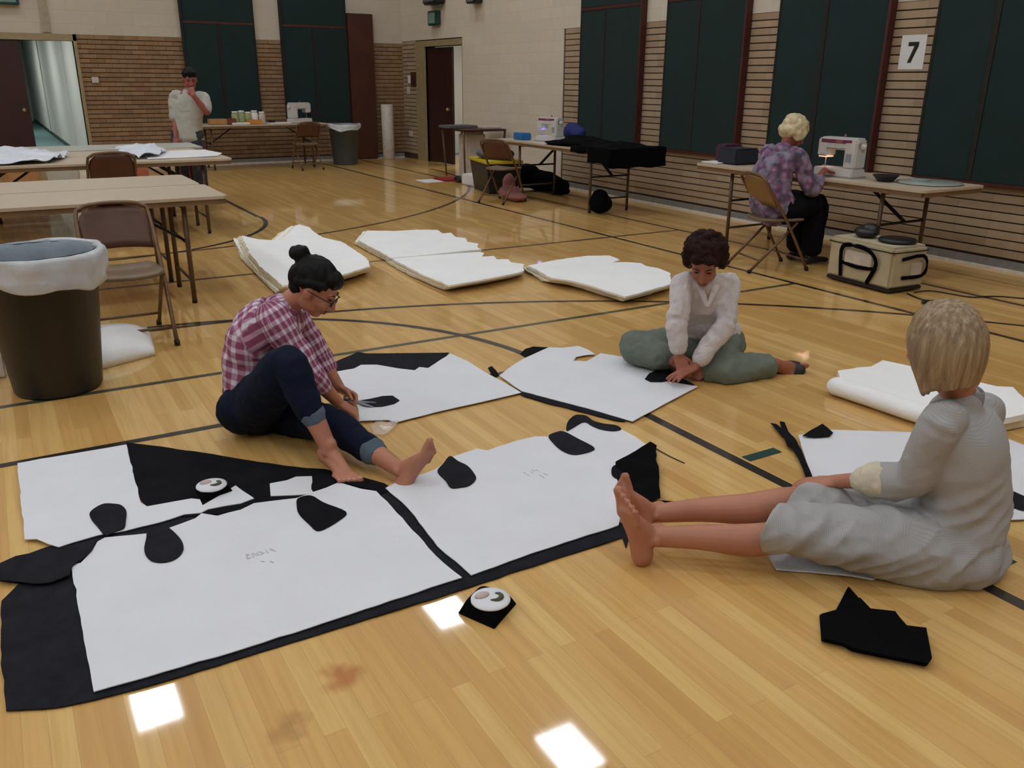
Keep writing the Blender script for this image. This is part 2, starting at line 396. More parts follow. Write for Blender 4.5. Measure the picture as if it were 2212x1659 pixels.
def fuse(name, bm, m, parent=None, voxel=.006, smooth=4, disp=None, bones=None, keep=None, solid=0):
    """join overlapping closed shapes into one continuous skin"""
    bmesh.ops.recalc_face_normals(bm, faces=bm.faces)
    me = bpy.data.meshes.new(name); bm.to_mesh(me); bm.free()
    o = bpy.data.objects.new(name, me); COL.objects.link(o)
    md = o.modifiers.new('r', 'REMESH'); md.mode = 'VOXEL'; md.voxel_size = voxel; md.use_smooth_shade = True
    if smooth:
        ms = o.modifiers.new('s', 'SMOOTH'); ms.factor = .5; ms.iterations = smooth
    dg = bpy.context.evaluated_depsgraph_get(); dg.update()
    me2 = bpy.data.meshes.new_from_object(o.evaluated_get(dg)); bpy.data.objects.remove(o); me2.name = name
    me2.materials.clear()
    if keep:
        b2 = bmesh.new(); b2.from_mesh(me2)
        bmesh.ops.bisect_plane(b2, geom=b2.verts[:]+b2.edges[:]+b2.faces[:], plane_co=keep[0], plane_no=keep[1], clear_outer=True); b2.to_mesh(me2); b2.free()
    if disp:
        n = len(me2.vertices); co = [0.]*(3*n); no = [0.]*(3*n)
        me2.vertices.foreach_get('co', co); me2.vertices.foreach_get('normal', no)
        for i in range(0, 3*n, 3):
            d = disp(Vector(co[i:i+3])); co[i] += no[i]*d; co[i+1] += no[i+1]*d; co[i+2] += no[i+2]*d
        me2.vertices.foreach_set('co', co)
    if bones:
        at = me2.attributes.new('cl', 'FLOAT_VECTOR', 'POINT'); buf = []
        for i, v in enumerate(me2.vertices):
            best = None
            for (a, b, s, off) in bones:
                d = b-a; t = max(0, min(1, (v.co-a).dot(d)/d.length_squared)); q = a+d*t; e = (v.co-q).length
                if best is None or e < best[0]: best = (e, a, d, s, (v.co-a).dot(d)/d.length, off)
            e, a, d, s, along, off = best; dn = d.normalized(); s2 = (s-dn*s.dot(dn)).normalized(); o2 = dn.cross(s2); r = v.co-a
            buf += [atan2(r.dot(o2), r.dot(s2))*.12, along+off, 0]
        at.data.foreach_set('vector', buf)
    o = link(name, me2, m, parent, smooth=True)
    if solid: md = o.modifiers.new('th', 'SOLIDIFY'); md.thickness = solid
    return o
# ------------------------------------------------------------------ room
XR, YB, XL, YF = 7.25, 16.44, -9.0, -7.0
ZB = 2.18                                  # top of the face brick
def S(o, kind='structure'): o['kind'] = kind; return o
bm = bmesh.new()
bx(bm, XL-.2, XR+3.2, YF-.2, YB, -.1, 0)
bx(bm, XL-.2, XR+3.2, YB, 36, -.1, -.001, 3)      # corridor floor
def strip(pts, w, mi, z):
    for i in range(len(pts)-1):
        a, b = Vector(pts[i]), Vector(pts[i+1])
        def nrm(j):
            p = Vector(pts[max(j-1, 0)]); q = Vector(pts[min(j+1, len(pts)-1)]); d = (q-p).normalized(); return Vector((-d.y, d.x))
        na, nb = nrm(i)*w/2, nrm(i+1)*w/2
        vs = [bm.verts.new((p.x, p.y, z)) for p in (a-na, b-nb, b+nb, a+na)]
        f = bm.faces.new(vs); f.material_index = mi
def arc(cx, cy, r, a0, a1, n=60): return [(cx+r*cos(radians(a0+(a1-a0)*k/n)), cy+r*sin(radians(a0+(a1-a0)*k/n))) for k in range(n+1)]
strip([(2.48, -5), (2.48, 3.79)], .052, 1, .0006)
strip([(-1.25, -5), (-1.25, 3.79)], .052, 1, .0006)
strip([(-1.25, 3.77), (2.48, 3.77)], .045, 1, .0008)
strip(arc(.62, 3.78, 1.86, 0, 180), .05, 1, .001)
strip(arc(.70, -.38, 5.94, 0, 180, 90), .045, 1, .0012)
strip([(5.29, -6), (5.29, 16.2)], .048, 1, .0004)
strip([(6.18, -6), (6.18, 16.2)], .048, 1, .0004)
strip([(-6, 4.52), (5.29, 4.52)], .045, 4, .0003)
strip([(-6, 6.91), (6.18, 6.91)], .05, 2, .0003)
strip(arc(.71, 14.05, 5.94, 180, 360, 90), .05, 2, .0005)
strip(arc(.66, 9.9, 1.86, 180, 360), .05, 1, .001)
strip([(2.5, 9.9), (2.5, 16.2)], .05, 1, .0006)
strip([(2.52, 2.30), (2.71, 2.30)], .052, 5, .0014)
strip([(2.52, 1.28), (2.71, 1.28)], .052, 5, .0014)
M['line3'] = mat('dull_green_court_paint', (70, 70, 52), .35, Coat_Weight=.6, Coat_Roughness=.1)
fo = obj('floor', bm, [M['floor'], M['line'], M['line2'], M['teal'], M['line3'], M['tape']]); S(fo)
S(box('ceiling', XL-.2, XR+.2, YF-.2, YB+.2, CEIL+.02, CEIL+.2, M['ceil']))

def courses(bm, axis, a, b, pos, sgn, z0, z1, mi=1):
    """rows of face brick standing 10 mm proud of dark raked joints"""
    n = int(round((z1-z0)/.0733)); h = (z1-z0)/n
    for i in range(n):
        u, v = z0+i*h+.008, z0+(i+1)*h-.004
        if axis == 'Y': bx(bm, *sorted((pos, pos+sgn*.012)), a, b, u, v, mi)
        else: bx(bm, a, b, *sorted((pos, pos+sgn*.012)), u, v, mi)
# right wall: slab with the doorway Y 13.95..15.40, cream painted part 10.78..13.75
bm = bmesh.new()
D0, D1, DZ = 13.9, 15.40, 2.06
for (a, b, z0, z1) in ((YF, D0, 0, CEIL), (D1, YB+.2, 0, CEIL), (D0, D1, DZ, CEIL)):
    bx(bm, XR, XR+.2, a, b, z0, z1, 0)
bx(bm, XR-.014, XR, YF, YB, ZB, CEIL, 2)
bx(bm, XR-.014, XR, 10.78, D0, 0, ZB, 2)
courses(bm, 'Y', YF, 10.74, XR, -1, .1, ZB)
courses(bm, 'Y', D1+.4, YB, XR, -1, .1, ZB)
S(obj('wall_right', bm, [M['joint'], M['brickR'], M['cream']]))
# back wall: doorway X .35..1.44
E0, E1 = -.35, 1.44
bm = bmesh.new()
for (a, b, z0, z1) in ((XL, E0, 0, CEIL), (E1, XR, 0, CEIL), (E0, E1, 2.04, CEIL)):
    bx(bm, a, b, YB, YB+.2, z0, z1, 0)
bx(bm, XL, XR, YB-.014, YB, ZB-.04, CEIL, 2)
courses(bm, 'X', XL, E0-.1, YB, -1, .1, ZB-.04)
courses(bm, 'X', E1+.02, XR, YB, -1, .1, ZB-.04)
S(obj('wall_back', bm, [M['joint'], M['brickB'], M['creamX']]))
bm = bmesh.new(); bx(bm, XL-.2, XL, YF, YB, 0, CEIL); S(obj('wall_left', bm, M['creamX']))
bm = bmesh.new(); bx(bm, XL, XR, YF-.2, YF, 0, CEIL); S(obj('wall_front', bm, M['creamX']))
# baseboards
def basebd(name, ax, a, b):
    bm = bmesh.new()
    if ax == 'Y':
        bx(bm, XR-.03, XR, a, b, 0, .085, 0); bx(bm, XR-.045, XR, a, b, .0, .022, 1)
    else:
        bx(bm, a, b, YB-.03, YB, 0, .085, 0); bx(bm, a, b, YB-.045, YB, 0, .022, 1)
    return S(obj(name, bm, [M['base'], M['basetop']]))
basebd('baseboard_right', 'Y', YF, D0-.02)
basebd('baseboard_back', 'X', E1+.02, XR-.05)
# corridor behind the back doorway
bm = bmesh.new()
bx(bm, 1.5, 1.6, YB+.2, 35.9, 0, 2.6); bx(bm, -1.6, -1.5, YB+.2, 35.9, 0, 2.6); bx(bm, -1.6, 1.6, 35.8, 35.9, 0, 2.6); bx(bm, -1.6, 1.6, YB+.2, 35.9, 2.6, 2.7)
for yy in (19.6, 27.0): bx(bm, 1.475, 1.5, yy, yy+.5, .09, 2.6)
S(obj('wall_corridor', bm, M['corr']))
S(box('baseboard_corridor', 1.485, 1.5, YB+.2, 35.7, 0, .09, M['tealdark']))
bm = bmesh.new()                            # room behind the right doorway
bx(bm, XR+2.3, XR+2.4, D0-1.2, D1+1.5, .62, 2.6, 0); bx(bm, XR+2.3, XR+2.4, D0-1.2, D1+1.5, .5, .62, 1); bx(bm, XR+2.3, XR+2.4, D0-1.2, D1+1.5, 0, .5, 2)
bx(bm, XR+.2, XR+2.4, D0-1.3, D0-1.2, 0, 2.6, 0); bx(bm, XR+.2, XR+2.4, D1+1.5, D1+1.6, 0, 2.6, 0); bx(bm, XR+.2, XR+2.4, D0-1.2, D1+1.6, 2.6, 2.7, 0)
S(obj('wall_side_corridor', bm, [M['corr'], M['tealdark'], M['teal']]))
def added_corr_light(x, y, w_, l_, label, pw):  # unseen lamps, added to brighten the dark corridors
    t = empty('ceiling_light', (x, y, 2.6), 0, label, 'ceiling light')
    box('frame', -w_/2-.03, w_/2+.03, -l_/2-.03, l_/2+.03, -.03, -.002, M['paper'], t)
    box('diffuser', -w_/2, w_/2, -l_/2, l_/2, -.036, -.031, pw, t)
mc = NT('added_corridor_light'); mc.p.inputs['Emission Color'].default_value = (1, .97, .92, 1); mc.p.inputs['Emission Strength'].default_value = 17
for y_ in (18.2, 22.6, 28.0): added_corr_light(0, y_, .6, 1.2, 'corridor ceiling light behind the left doorway, %s' % {18.2: 'nearest the door', 22.6: 'middle one', 28.0: 'farthest one'}[y_], mc.m)
added_corr_light(XR+1.2, 14.6, .6, 1.2, 'ceiling light of the side corridor behind the right doorway', mc.m)
# door frames and leaves
def frameY(name, y0, y1, z):
    bm = bmesh.new()
    bx(bm, XR-.03, XR+.2, y1, y1+.40, 0, z+.1); bx(bm, XR-.02, XR+.2, y0-.012, y0, 0, z+.1); bx(bm, XR-.03, XR+.2, y0, y1, z, z+.1)
    return S(obj(name, bm, M['olive']))
f1 = frameY('door_2', D0, D1, DZ)
bm = bmesh.new(); R_ = Matrix.Translation((XR+.03, D1-.01, 0)) @ Matrix.Rotation(radians(1.5), 4, 'Z')
bx(bm, 0, .045, -.95, 0, .01, DZ-.02, 0, R_); l1 = obj('door_leaf', bm, M['door'], f1)
bm = bmesh.new(); ell(bm, R_ @ V(-.05, -.86, .98), (.03, .03, .03)); loft(bm, [R_ @ V(0, -.86, .98), R_ @ V(-.05, -.86, .98)], .012, n=1); obj('door_knob', bm, M['olive'], l1, smooth=True)
bm = bmesh.new()
bx(bm, E1, E1+.05, YB-.03, YB+.2, 0, 2.14); bx(bm, E0-.08, E0, YB-.03, YB+.2, 0, 2.14); bx(bm, E0-.08, E1+.05, YB-.03, YB+.2, 2.04, 2.14)
f2 = S(obj('door_1', bm, M['olive']))
bm = bmesh.new(); R_ = Matrix.Translation((E0+.02, YB+.02, 0)) @ Matrix.Rotation(radians(-2), 4, 'Z')
bx(bm, 0, .98, 0, .045, .01, 2.02, 0, R_); l2 = obj('door_leaf', bm, M['door'], f2)
bm = bmesh.new(); ell(bm, R_ @ V(.9, -.05, .98), (.03, .03, .03)); loft(bm, [R_ @ V(.9, 0, .98), R_ @ V(.9, -.05, .98)], .012, n=1); obj('door_knob', bm, M['olive'], l2, smooth=True)

# ------------------------------------------------------------------ acoustic panels
def panel(a, b, seam, axis, label, z0=.69, zs=2.39, z1=4.4, trim='right'):
    t = empty('acoustic_panel', (XR, (a+b)/2, z0) if axis == 'Y' else ((a+b)/2, YB, z0), 0, label, 'wall panel', 'dark green acoustic panels on the brick walls')
    bpy.context.view_layer.update(); inv = Matrix.Translation(-t.location)
    def P(name, u0, u1, d0, d1, w0, w1, m):
        bm = bmesh.new()
        if axis == 'Y': bx(bm, XR-d1, XR-d0, u0, u1, w0, w1)
        else: bx(bm, u0, u1, YB-d1, YB-d0, w0, w1)
        bmesh.ops.transform(bm, matrix=inv, verts=bm.verts)
        return obj(name, bm, m, t, bevel=.004)
    e = .013
    P('fabric_field', a+e, b-e, .016, .075, z0+.02, zs-.02, M['panel'])
    P('upper_fabric_field', a+e, b-e, .016, .075, zs+.02, z1, M['panel'])
    P('cross_trim', a, b, .016, .08, zs-.02, zs+.02, M['redwood'])
    P('bottom_trim', a, b, .016, .08, z0-.012, z0+.02, M['redwood'] if trim == 'right' else M['panelseam'])
    P('side_trim', a-.02, a+.015, .016, .1, z0, z1, M['redwood'] if axis == 'Y' else M['panelseam'])
    P('side_trim', b-.015, b+.012, .016, .08, z0, z1, M['panelseam'])
    P('centre_seam', seam-.028, seam+.028, .07, .079, z0+.02, zs-.02, M['panelseam'] if trim == 'right' else M['redwood'])
panel(8.97, 10.28, 9.75, 'Y', 'tall dark green wall panel beside the cream painted part of the right wall')
panel(7.20, 8.50, 7.95, 'Y', 'tall dark green wall panel behind the gap between the two sewing tables')
panel(5.43, 6.74, 6.15, 'Y', 'tall dark green wall panel behind the white-haired seated woman')
panel(3.55, 4.95, 4.42, 'Y', 'tall dark green wall panel right of the number 7 paper, cut by the frame', z0=.69)
panel(3.15, 4.37, 3.75, 'X', 'tall dark green back wall panel behind the standing man')
panel(4.86, 6.08, 5.45, 'X', 'tall dark green back wall panel beside the reddish wooden board')
o = box('wooden_board', 6.10, 6.60, YB-.13, YB-.015, .02, 2.64, M['boardw'], bevel=.008)
tag(o, 'tall reddish brown wooden board standing against the back wall near the corner', 'board')

# number 7 paper
s = empty('paper_sign', (XR-.02, 5.19, 1.75), 0, 'white paper sheet with a black number 7 on the brick wall', 'sign')
a = XW(1952, 78, XR-.018); b = XW(2008, 149, XR-.018)
y1, y0, zt, zb = 5.315, 5.065, 1.900, 1.612
def lb(name, y0, y1, z0, z1, d0, d1, m, rot=None):
    bm = bmesh.new(); bx(bm, XR-d1, XR-d0, y0, y1, z0, z1); bmesh.ops.transform(bm, matrix=Matrix.Translation(-s.location), verts=bm.verts); return obj(name, bm, m, s)
lb('sheet', y0, y1, zb, zt, .0125, .0145, M['paper'])
bm = bmesh.new()                            # the digit, as a flat prism
yc, zc = (y0+y1)/2, (zb+zt)/2
d7 = [(-.05, .085), (.055, .085), (.055, .05), (-.002, -.09), (-.04, -.09), (.012, .05), (-.05, .05)]
vs = [bm.verts.new((XR-.0155, yc-u, zc+v)) for u, v in d7]; f = bm.faces.new(vs)
r = bmesh.ops.extrude_face_region(bm, geom=[f]); [setattr(v.co, 'x', XR-.0146) for v in r['geom'] if isinstance(v, bmesh.types.BMVert)]
bmesh.ops.transform(bm, matrix=Matrix.Translation(-s.location), verts=bm.verts); obj('numeral', bm, M['blackp'], s)

# exit signs, small wall things
def ebox(name, c, sz, m, label, cat, face=None, fm=None, axis='Y'):
    t = empty(name, c, 0, label, cat)
    hx, hy, hz = (q/2 for q in sz)
    box('housing', -hx, hx, -hy, hy, -hz, hz, m, t, bevel=min(sz)*.12)
    if face: 
        if axis == 'Y': box(face, -hx-.004, -hx+.001, -hy*.78, hy*.78, -hz*.72, hz*.72, fm, t)
        else: box(face, -hx*.78, hx*.78, -hy-.004, -hy+.001, -hz*.72, hz*.72, fm, t)
    return t
ebox('exit_sign', (XR-.07, 14.86, 2.52), (.1, .34, .24), M['sign'], 'small dark green lit sign above the right doorway', 'sign', 'face', M['signf'])
ebox('exit_sign', (.55, YB-.07, 2.66), (.42, .1, .24), M['sign'], 'dark green sign above the left doorway, cut by the top of the frame', 'sign', 'face', M['signf'], 'X')
ebox('wall_speaker', (XR-.12, 14.75, 2.90), (.22, .5, .34), M['blackp'], 'dark box mounted high on the right wall above the green sign', 'speaker', 'grille', M['greyc'])
ebox('wall_speaker', (XR-.10, 13.3, 2.73), (.16, .3, .14), M['blackp'], 'smaller dark box high on the right wall, right of the green sign', 'speaker', 'grille', M['greyc'])
S(box('trim_1', 1.02, 1.14, YB-.045, YB-.012, 2.16, CEIL, mat('dull_cream_conduit', (160, 148, 124), .7)))
o = box('thermostat', 1.63, 1.73, YB-.04, YB-.012, 1.40, 1.49, M['pipe'], bevel=.004); tag(o, 'small beige wall box on the brick beside the left doorway', 'thermostat')
o = box('wall_outlet', XR-.035, XR-.011, 16.05, 16.2, .42, .53, M['pipe'], bevel=.004); tag(o, 'pale wall outlet low on the brick by the right doorway', 'outlet')
o = box('notice_board', XR-.04, XR-.011, 15.78, 16.02, 1.36, 1.62, M['boardw'], bevel=.004); tag(o, 'small dark wooden frame on the brick left of the right doorway', 'frame')
o = box('paper_notice', XR-.03, XR-.012, 16.06, 16.17, 1.42, 1.56, M['paper']); tag(o, 'upper white paper notice next to the small dark frame', 'notice')
o = box('paper_notice', XR-.03, XR-.012, 16.12, 16.24, 1.22, 1.36, M['pipe']); tag(o, 'lower beige paper notice beneath the dark frame', 'notice')
o = box('light_switch', XR+2.26, XR+2.3, 15.1, 15.28, 1.05, 1.2, M['paper']); tag(o, 'white switch plate on the wall seen through the right doorway', 'switch')

# board roll leaning in the corner, far bin
bm = bmesh.new(); c = G(836, 343); lathe(bm, [(.001, 0), (.11, 0), (.115, .01), (.115, 1.02), (.10, 1.03), (.085, 1.02), (.085, .7), (.001, .7)], (c.x, c.y-.1, 0), 20)
tag(obj('board_roll', bm, M['pipe'], smooth=True), 'pale upright roll of board standing in the far corner', 'roll')

def bin_(loc, r0, r1, h, mb, label, group=None, twist=0., cuff=.11):
    t = empty('waste_bin', loc, 0, label, 'bin')
    bm = bmesh.new(); lathe(bm, [(.001, 0), (r0-.01, 0), (r0, .015), (r1, h), (r1+.018, h), (r1+.018, h+.02), (r1-.005, h+.02), (r1-.012, h-.01), (r0-.012, .03), (.001, .03)], seg=40)
    obj('bin_body', bm, mb, t, smooth=True)
    def wob(a, z): return .008*sin(7*a)+.006*sin(13*a+1)
    bm = bmesh.new()
    rr = r1+.022
    R = lathe(bm, [(r0*.55, .14), (r0-.03, .2), (r1-.055, h-.15), (r1-.03, h-.03), (r1-.012, h+.015), (r1+.004, h+.034)], seg=64, wob=lambda a, z: .008*noise.noise(V(cos(a)*3, sin(a)*3, z*9))-.004)
    obj('liner_inside', bm, M['linerin'], t, smooth=True)
    bm = bmesh.new(); seg = 72; prof = [(r1-.004, .030), (rr+.004, .036), (rr+.016, .02), (rr+.014, -.02), (rr+.010, -.06), (rr+.016, -cuff), (rr+.006, -cuff-.004)]
    R = []
    for j, (r, z) in enumerate(prof):
        ring = []
        for k in range(seg):
            a = 2*pi*k/seg; w = .022*noise.noise(V(cos(a)*4, sin(a)*4, z*12))+.008*noise.noise(V(cos(a)*11, sin(a)*11, z*30))
            dz = (j/(len(prof)-1))*(.035*sin(2*a+twist)+.02*sin(5*a+1+twist))
            ring.append(bm.verts.new(((r+w)*cos(a), (r+w)*sin(a), h+z+dz)))
        R.append(ring)
    for p, q in zip(R, R[1:]):
        for k in range(seg): bm.faces.new((p[k], q[k], q[(k+1) % seg], p[(k+1) % seg]))
    o = obj('liner_cuff', bm, M['liner'], t, smooth=True); md = o.modifiers.new('th', 'SOLIDIFY'); md.thickness = .003
    return t
bc = G(118, 862); bin_((bc.x+.035, bc.y+.18, 0), .205, .272, .675, M['bin'], 'large dark brown round waste bin with white liner at the left frame edge', twist=.6, cuff=.1)
bc = G(757, 357); bin_((bc.x, bc.y+.24, 0), .22, .27, .68, M['bin2'], 'slate grey waste bin with a white liner by the back wall', twist=2, cuff=.03)

# ------------------------------------------------------------------ tables
def ftable(loc, rz, L, W, label, group, top=None, h=.74, lad=.28, legm=None, brace=True, apron=True, nx=True):
    """folding table: top along local X, legs at both ends"""
    top = top or M['tan']; legm = legm or M['legb']
    t = empty('folding_table', loc, rz, label, 'table', group)
    bm = bmesh.new(); r = .05; pts = []
    for (cx, cy, a0) in ((L/2-r, W/2-r, 0), (-L/2+r, W/2-r, 90), (-L/2+r, -W/2+r, 180), (L/2-r, -W/2+r, 270)):
        for k in range(6): a = radians(a0+18*k); pts.append((cx+r*cos(a), cy+r*sin(a)))
    f = bm.faces.new([bm.verts.new((x, y, h)) for x, y in pts]); rr = bmesh.ops.extrude_face_region(bm, geom=[f])
    for v in rr['geom']:
        if isinstance(v, bmesh.types.BMVert): v.co.z = h-.02
    obj('tabletop', bm, top, t)
    bm = bmesh.new()
    for sy in (-1, 1): bx(bm, -L/2+.03, L/2-.03, sy*(W/2-.022)-.012, sy*(W/2-.022)+.012, h-.055, h-.0205)
    for sx in (-1, 1): bx(bm, sx*(L/2-.022)-.012, sx*(L/2-.022)+.012, -W/2+.034, W/2-.034, h-.055, h-.0205)
    obj('apron', bm, M['tan2'], t)
    for sx in (-1, 1):
        xo = sx*(L/2-lad)
        for sy in (-1, 1):
            yo = sy*(W/2-.1)
            bm = bmesh.new(); loft(bm, [V(xo, yo, .012), V(xo, yo, h-.03)], .017, n=1, seg=10, cap=False); l = obj('leg', bm, legm, t, smooth=False)
            bm = bmesh.new(); loft(bm, [V(xo, yo, .001), V(xo, yo, .025)], .018, n=1, seg=10, cap=False); obj('foot_cap', bm, M['black'], l)
        yo = W/2-.1
        for z in (.16, h-.07): bm = bmesh.new(); loft(bm, [V(xo, -yo, z), V(xo, yo, z)], .011, n=1, seg=8, cap=False); obj('crossbar', bm, legm, t)
        bm = bmesh.new(); loft(bm, [V(xo, -.04, .42), V(xo-sx*.20, -.04, .55), V(xo-sx*.44, -.04, h-.03)], (.024, .011), side=V(0, 1, 0), n=1, seg=8, cap=False); obj('folding_brace', bm, M['black'], t)
        bm = bmesh.new(); loft(bm, [V(xo, -yo, .42), V(xo, yo, .42)], .011, n=1, seg=8, cap=False); obj('crossbar', bm, M['black'], t)
    return t
TG = 'tan folding tables on the left'
ftable((.12, 6.44, 0), 0, 2.44, .76, 'bare tan folding table nearest the camera on the left, above the near folding chair', TG)
ftable((.10, 7.22, 0), 0, 2.44, .76, 'bare tan folding table pushed against the back of the nearest left table', TG)
ftable((.84, 9.32, 0), 0, 2.44, .76, 'tan folding table with clear plastic wrap on it, in the middle of the left row', TG)
ftable((.74, 10.10, 0), 0, 2.44, .76, 'tan folding table behind the one with the far chair, under plastic wrap', TG)
ftable((-1.62, 9.32, 0), 0, 2.44, .76, 'tan folding table with plastic wrap, cut by the left frame edge', TG)
ftable((.90, 11.0, 0), 0, 2.44, .84, 'smooth grey folding table the standing man leans on', 'grey folding tables on the left', top=M['greyt'])
ftable((-1.56, 11.0, 0), 0, 2.44, .84, 'smooth grey folding table at the far left edge of the frame', 'grey folding tables on the left', top=M['greyt'])
ftable((6.32, 5.22, 0), pi/2, 2.50, .78, 'tan folding table with the white-haired woman and her sewing machine', 'sewing tables along the right wall', lad=.42)
ftable((6.32, 9.17, 0), pi/2, 2.62, .76, 'folding table half covered with black cloth along the right wall', 'sewing tables along the right wall', lad=.5)
ftable((4.12, 15.7, 0), 0, 2.3, .7, 'tan folding table with books and cloth before the back wall', 'tables at the back wall')
# small table by the doorway
t = empty('small_table', (6.72, 12.55, 0), 0, 'small brown table with folded cloths beside the right doorway', 'table')
box('tabletop', -.38, .38, -.42, .40, .73, .76, M['boardw'], t, bevel=.01)
for sx in (-1, 1):
    for sy in (-1, 1): bm = bmesh.new(); loft(bm, [V(sx*.33, sy*.33, 0), V(sx*.37, sy*.37, .73)], [.013, .018], n=1, seg=8, cap=False); obj('leg', bm, M['legb'], t)

# ------------------------------------------------------------------ folding chair
def chair_proto(loc, rz, label, group, backm=None, seatm=None, fr=None):
    """sitter faces local +Y"""
    backm = backm or M['chaird']; seatm = seatm or M['seat']; fr = fr or M['chairb']
    t = empty('folding_chair', loc, rz, label, 'chair', group)
    bm = bmesh.new()
    arch = [V(-.20, .26, .012), V(-.205, .02, .42), V(-.20, -.19, .72), V(-.17, -.21, .765), V(-.12, -.215, .785), V(0, -.22, .792), V(.12, -.215, .785), V(.17, -.21, .765), V(.20, -.19, .72), V(.205, .02, .42), V(.20, .26, .012)]
    loft(bm, arch, .0125, side=V(0, 0, 1), n=3, seg=8, cap=False); obj('front_frame', bm, fr, t, smooth=True)
    for sx in (-1, 1):
        bm = bmesh.new(); loft(bm, [V(sx*.185, -.27, .012), V(sx*.185, .13, .405)], .012, n=1, seg=8, cap=False); l = obj('rear_leg', bm, fr, t)
        bm = bmesh.new(); loft(bm, [V(sx*.185, -.275, .001), V(sx*.185, -.262, .03)], .017, n=1, seg=8, cap=False); obj('foot_cap', bm, M['black'], l)
        bm = bmesh.new(); loft(bm, [V(sx*.20, .262, .001), V(sx*.20, .252, .03)], .017, n=1, seg=8, cap=False); obj('foot_cap', bm, M['black'], t)
    bm = bmesh.new(); loft(bm, [V(-.2, .20, .1), V(.2, .20, .1)], .009, n=1, seg=8, cap=False); obj('front_crossbar', bm, fr, t)
    bm = bmesh.new(); loft(bm, [V(-.185, -.18, .1), V(.185, -.18, .1)], .009, n=1, seg=8, cap=False); obj('rear_crossbar', bm, fr, t)
    # curved back plate
    bm = bmesh.new(); nx, nz = 12, 6; g = []
    for j in range(nz+1):
        row = []
        for i in range(nx+1):
            u = -1+2*i/nx; z = .53+.235*j/nz; hw = .19 if z < .7 else .19-.05*((z-.7)/.065)**2
            row.append(bm.verts.new((u*hw, -.08-(z-.53)*.52-.03*(1-u*u), z+.012*(1-u*u))))
        g.append(row)
    for j in range(nz):
        for i in range(nx): bm.faces.new((g[j][i], g[j][i+1], g[j+1][i+1], g[j+1][i]))
    o = obj('backrest', bm, backm, t, smooth=True); md = o.modifiers.new('th', 'SOLIDIFY'); md.thickness = .014; md.offset = 0
    # seat: rounded trapezoid with a soft dip
    bm = bmesh.new(); g = []
    for j in range(11):
        row = []
        for i in range(13):
            u = -1+2*i/12; v = -1+2*j/10; k = (abs(u)**4+abs(v)**4)
            s = 1/max(1, k**.25) if k > 1 else 1
            row.append(bm.verts.new((u*s*(.195+.012*v), v*s*.195+.03, .425+.012*(u*u+.4*v*v)-.006*(v > .8))))
        g.append(row)
    for j in range(10):
        for i in range(12): bm.faces.new((g[j][i], g[j][i+1], g[j+1][i+1], g[j+1][i]))
    o = obj('seat', bm, seatm, t, smooth=True); md = o.modifiers.new('th', 'SOLIDIFY'); md.thickness = .02; md.offset = -1
    return t
def copy_tree(o, parent=None):
    c = o.copy(); COL.objects.link(c); c.parent = parent
    if parent is not None: c.matrix_parent_inverse = o.matrix_parent_inverse
    for ch in list(o.children): copy_tree(ch, c)
    return c
CG = 'brown metal folding chairs'
ch0 = chair_proto((.56, 5.42, 0), radians(180), 'brown folding chair at the near left table, beside the lined bin', CG)
def ch(loc, rz, label):
    c = copy_tree(ch0); c.location = loc; c.rotation_euler = (0, 0, rz); c['label'] = label; return c
c_ = ch((.93, 8.95, 0), 0, 'brown folding chair tucked under the second left table, backrest above its edge'); c_.scale = (1, 1, 1.07)
ch((4.74, 15.0, 0), 0, 'brown folding chair in front of the table at the back wall')
ch((5.62, 9.72, 0), radians(-62), 'folding chair with grey cloth on it beside the yellow-rimmed tote')
ch4 = chair_proto((5.55, 5.07, 0), radians(-106), 'tan folding chair the white-haired woman sits on', CG, backm=mat('tan_metal_chair_back', (132, 98, 56), .4, .2), seatm=M['seat'])
# ------------------------------------------------------------------ felt and white pattern sheets on the floor
def cloth(name, pts, m, z, label, cat, group=None, **kw):
    o = sheet(name, px(*pts, z=z), m, z=z, **kw); return tag(o, label, cat, group)
FG_ = None
cloth('felt_sheet', [(14,1538),(130,1530),(205,1514),(300,1490),(400,1461),(500,1430),(600,1399),(760,1350),(900,1306),(1000,1275),(1197,1210),(1344,1163),(1352,1186),(1358,1168),(1352,1138),(1336,1128),(1322,1040),(1290,990),(1160,970),(1010,1000),(900,1060),(820,1062),(780,1078),(640,1085),(540,1095),(440,1102),(340,1132),(215,1152),(120,1178),(35,1208),(0,1222),(-2,1256),(42,1262),(4,1300),(2,1400)],
      M['felt2'], .002, 'long charcoal felt backing under the front white sheets, a dark band along their front', 'felt')
cloth('felt_sheet', [(-4,1224),(35,1207),(122,1190),(206,1168),(200,1190),(182,1208),(158,1224),(150,1246),(110,1262),(75,1264),(45,1260),(20,1258),(-3,1256)], M['felt2'], .0135, 'dark leaf-shaped felt flap at the left corner of the front sheets', 'felt', amp=.012)
cloth('felt_sheet', [(273,957),(312,962),(440,980),(560,1000),(660,1013),(700,1015),(760,1028),(830,1046),(850,1058),(815,1072),(735,1085),(640,1092),(560,1100),(450,1116),(400,1118),(320,1112),(296,1060)], M['felt'], .0055, 'black triangular felt piece behind the front white sheets', 'felt')
cloth('pattern_sheet', [(38,1003),(273,962),(304,1087),(318,1096),(346,1091),(414,1079),(432,1081),(438,1094),(509,1051),(525,1063),(549,1079),(520,1090),(450,1102),(434,1110),(398,1113),(342,1131),(271,1148),(215,1157),(127,1184),(106,1178),(80,1167),(54,1168)], M['white'], .0095, 'white pattern sheet lying at the left, behind the large front sheet', 'sheet', 'white pattern sheets with black felt on the floor', jit=.006)
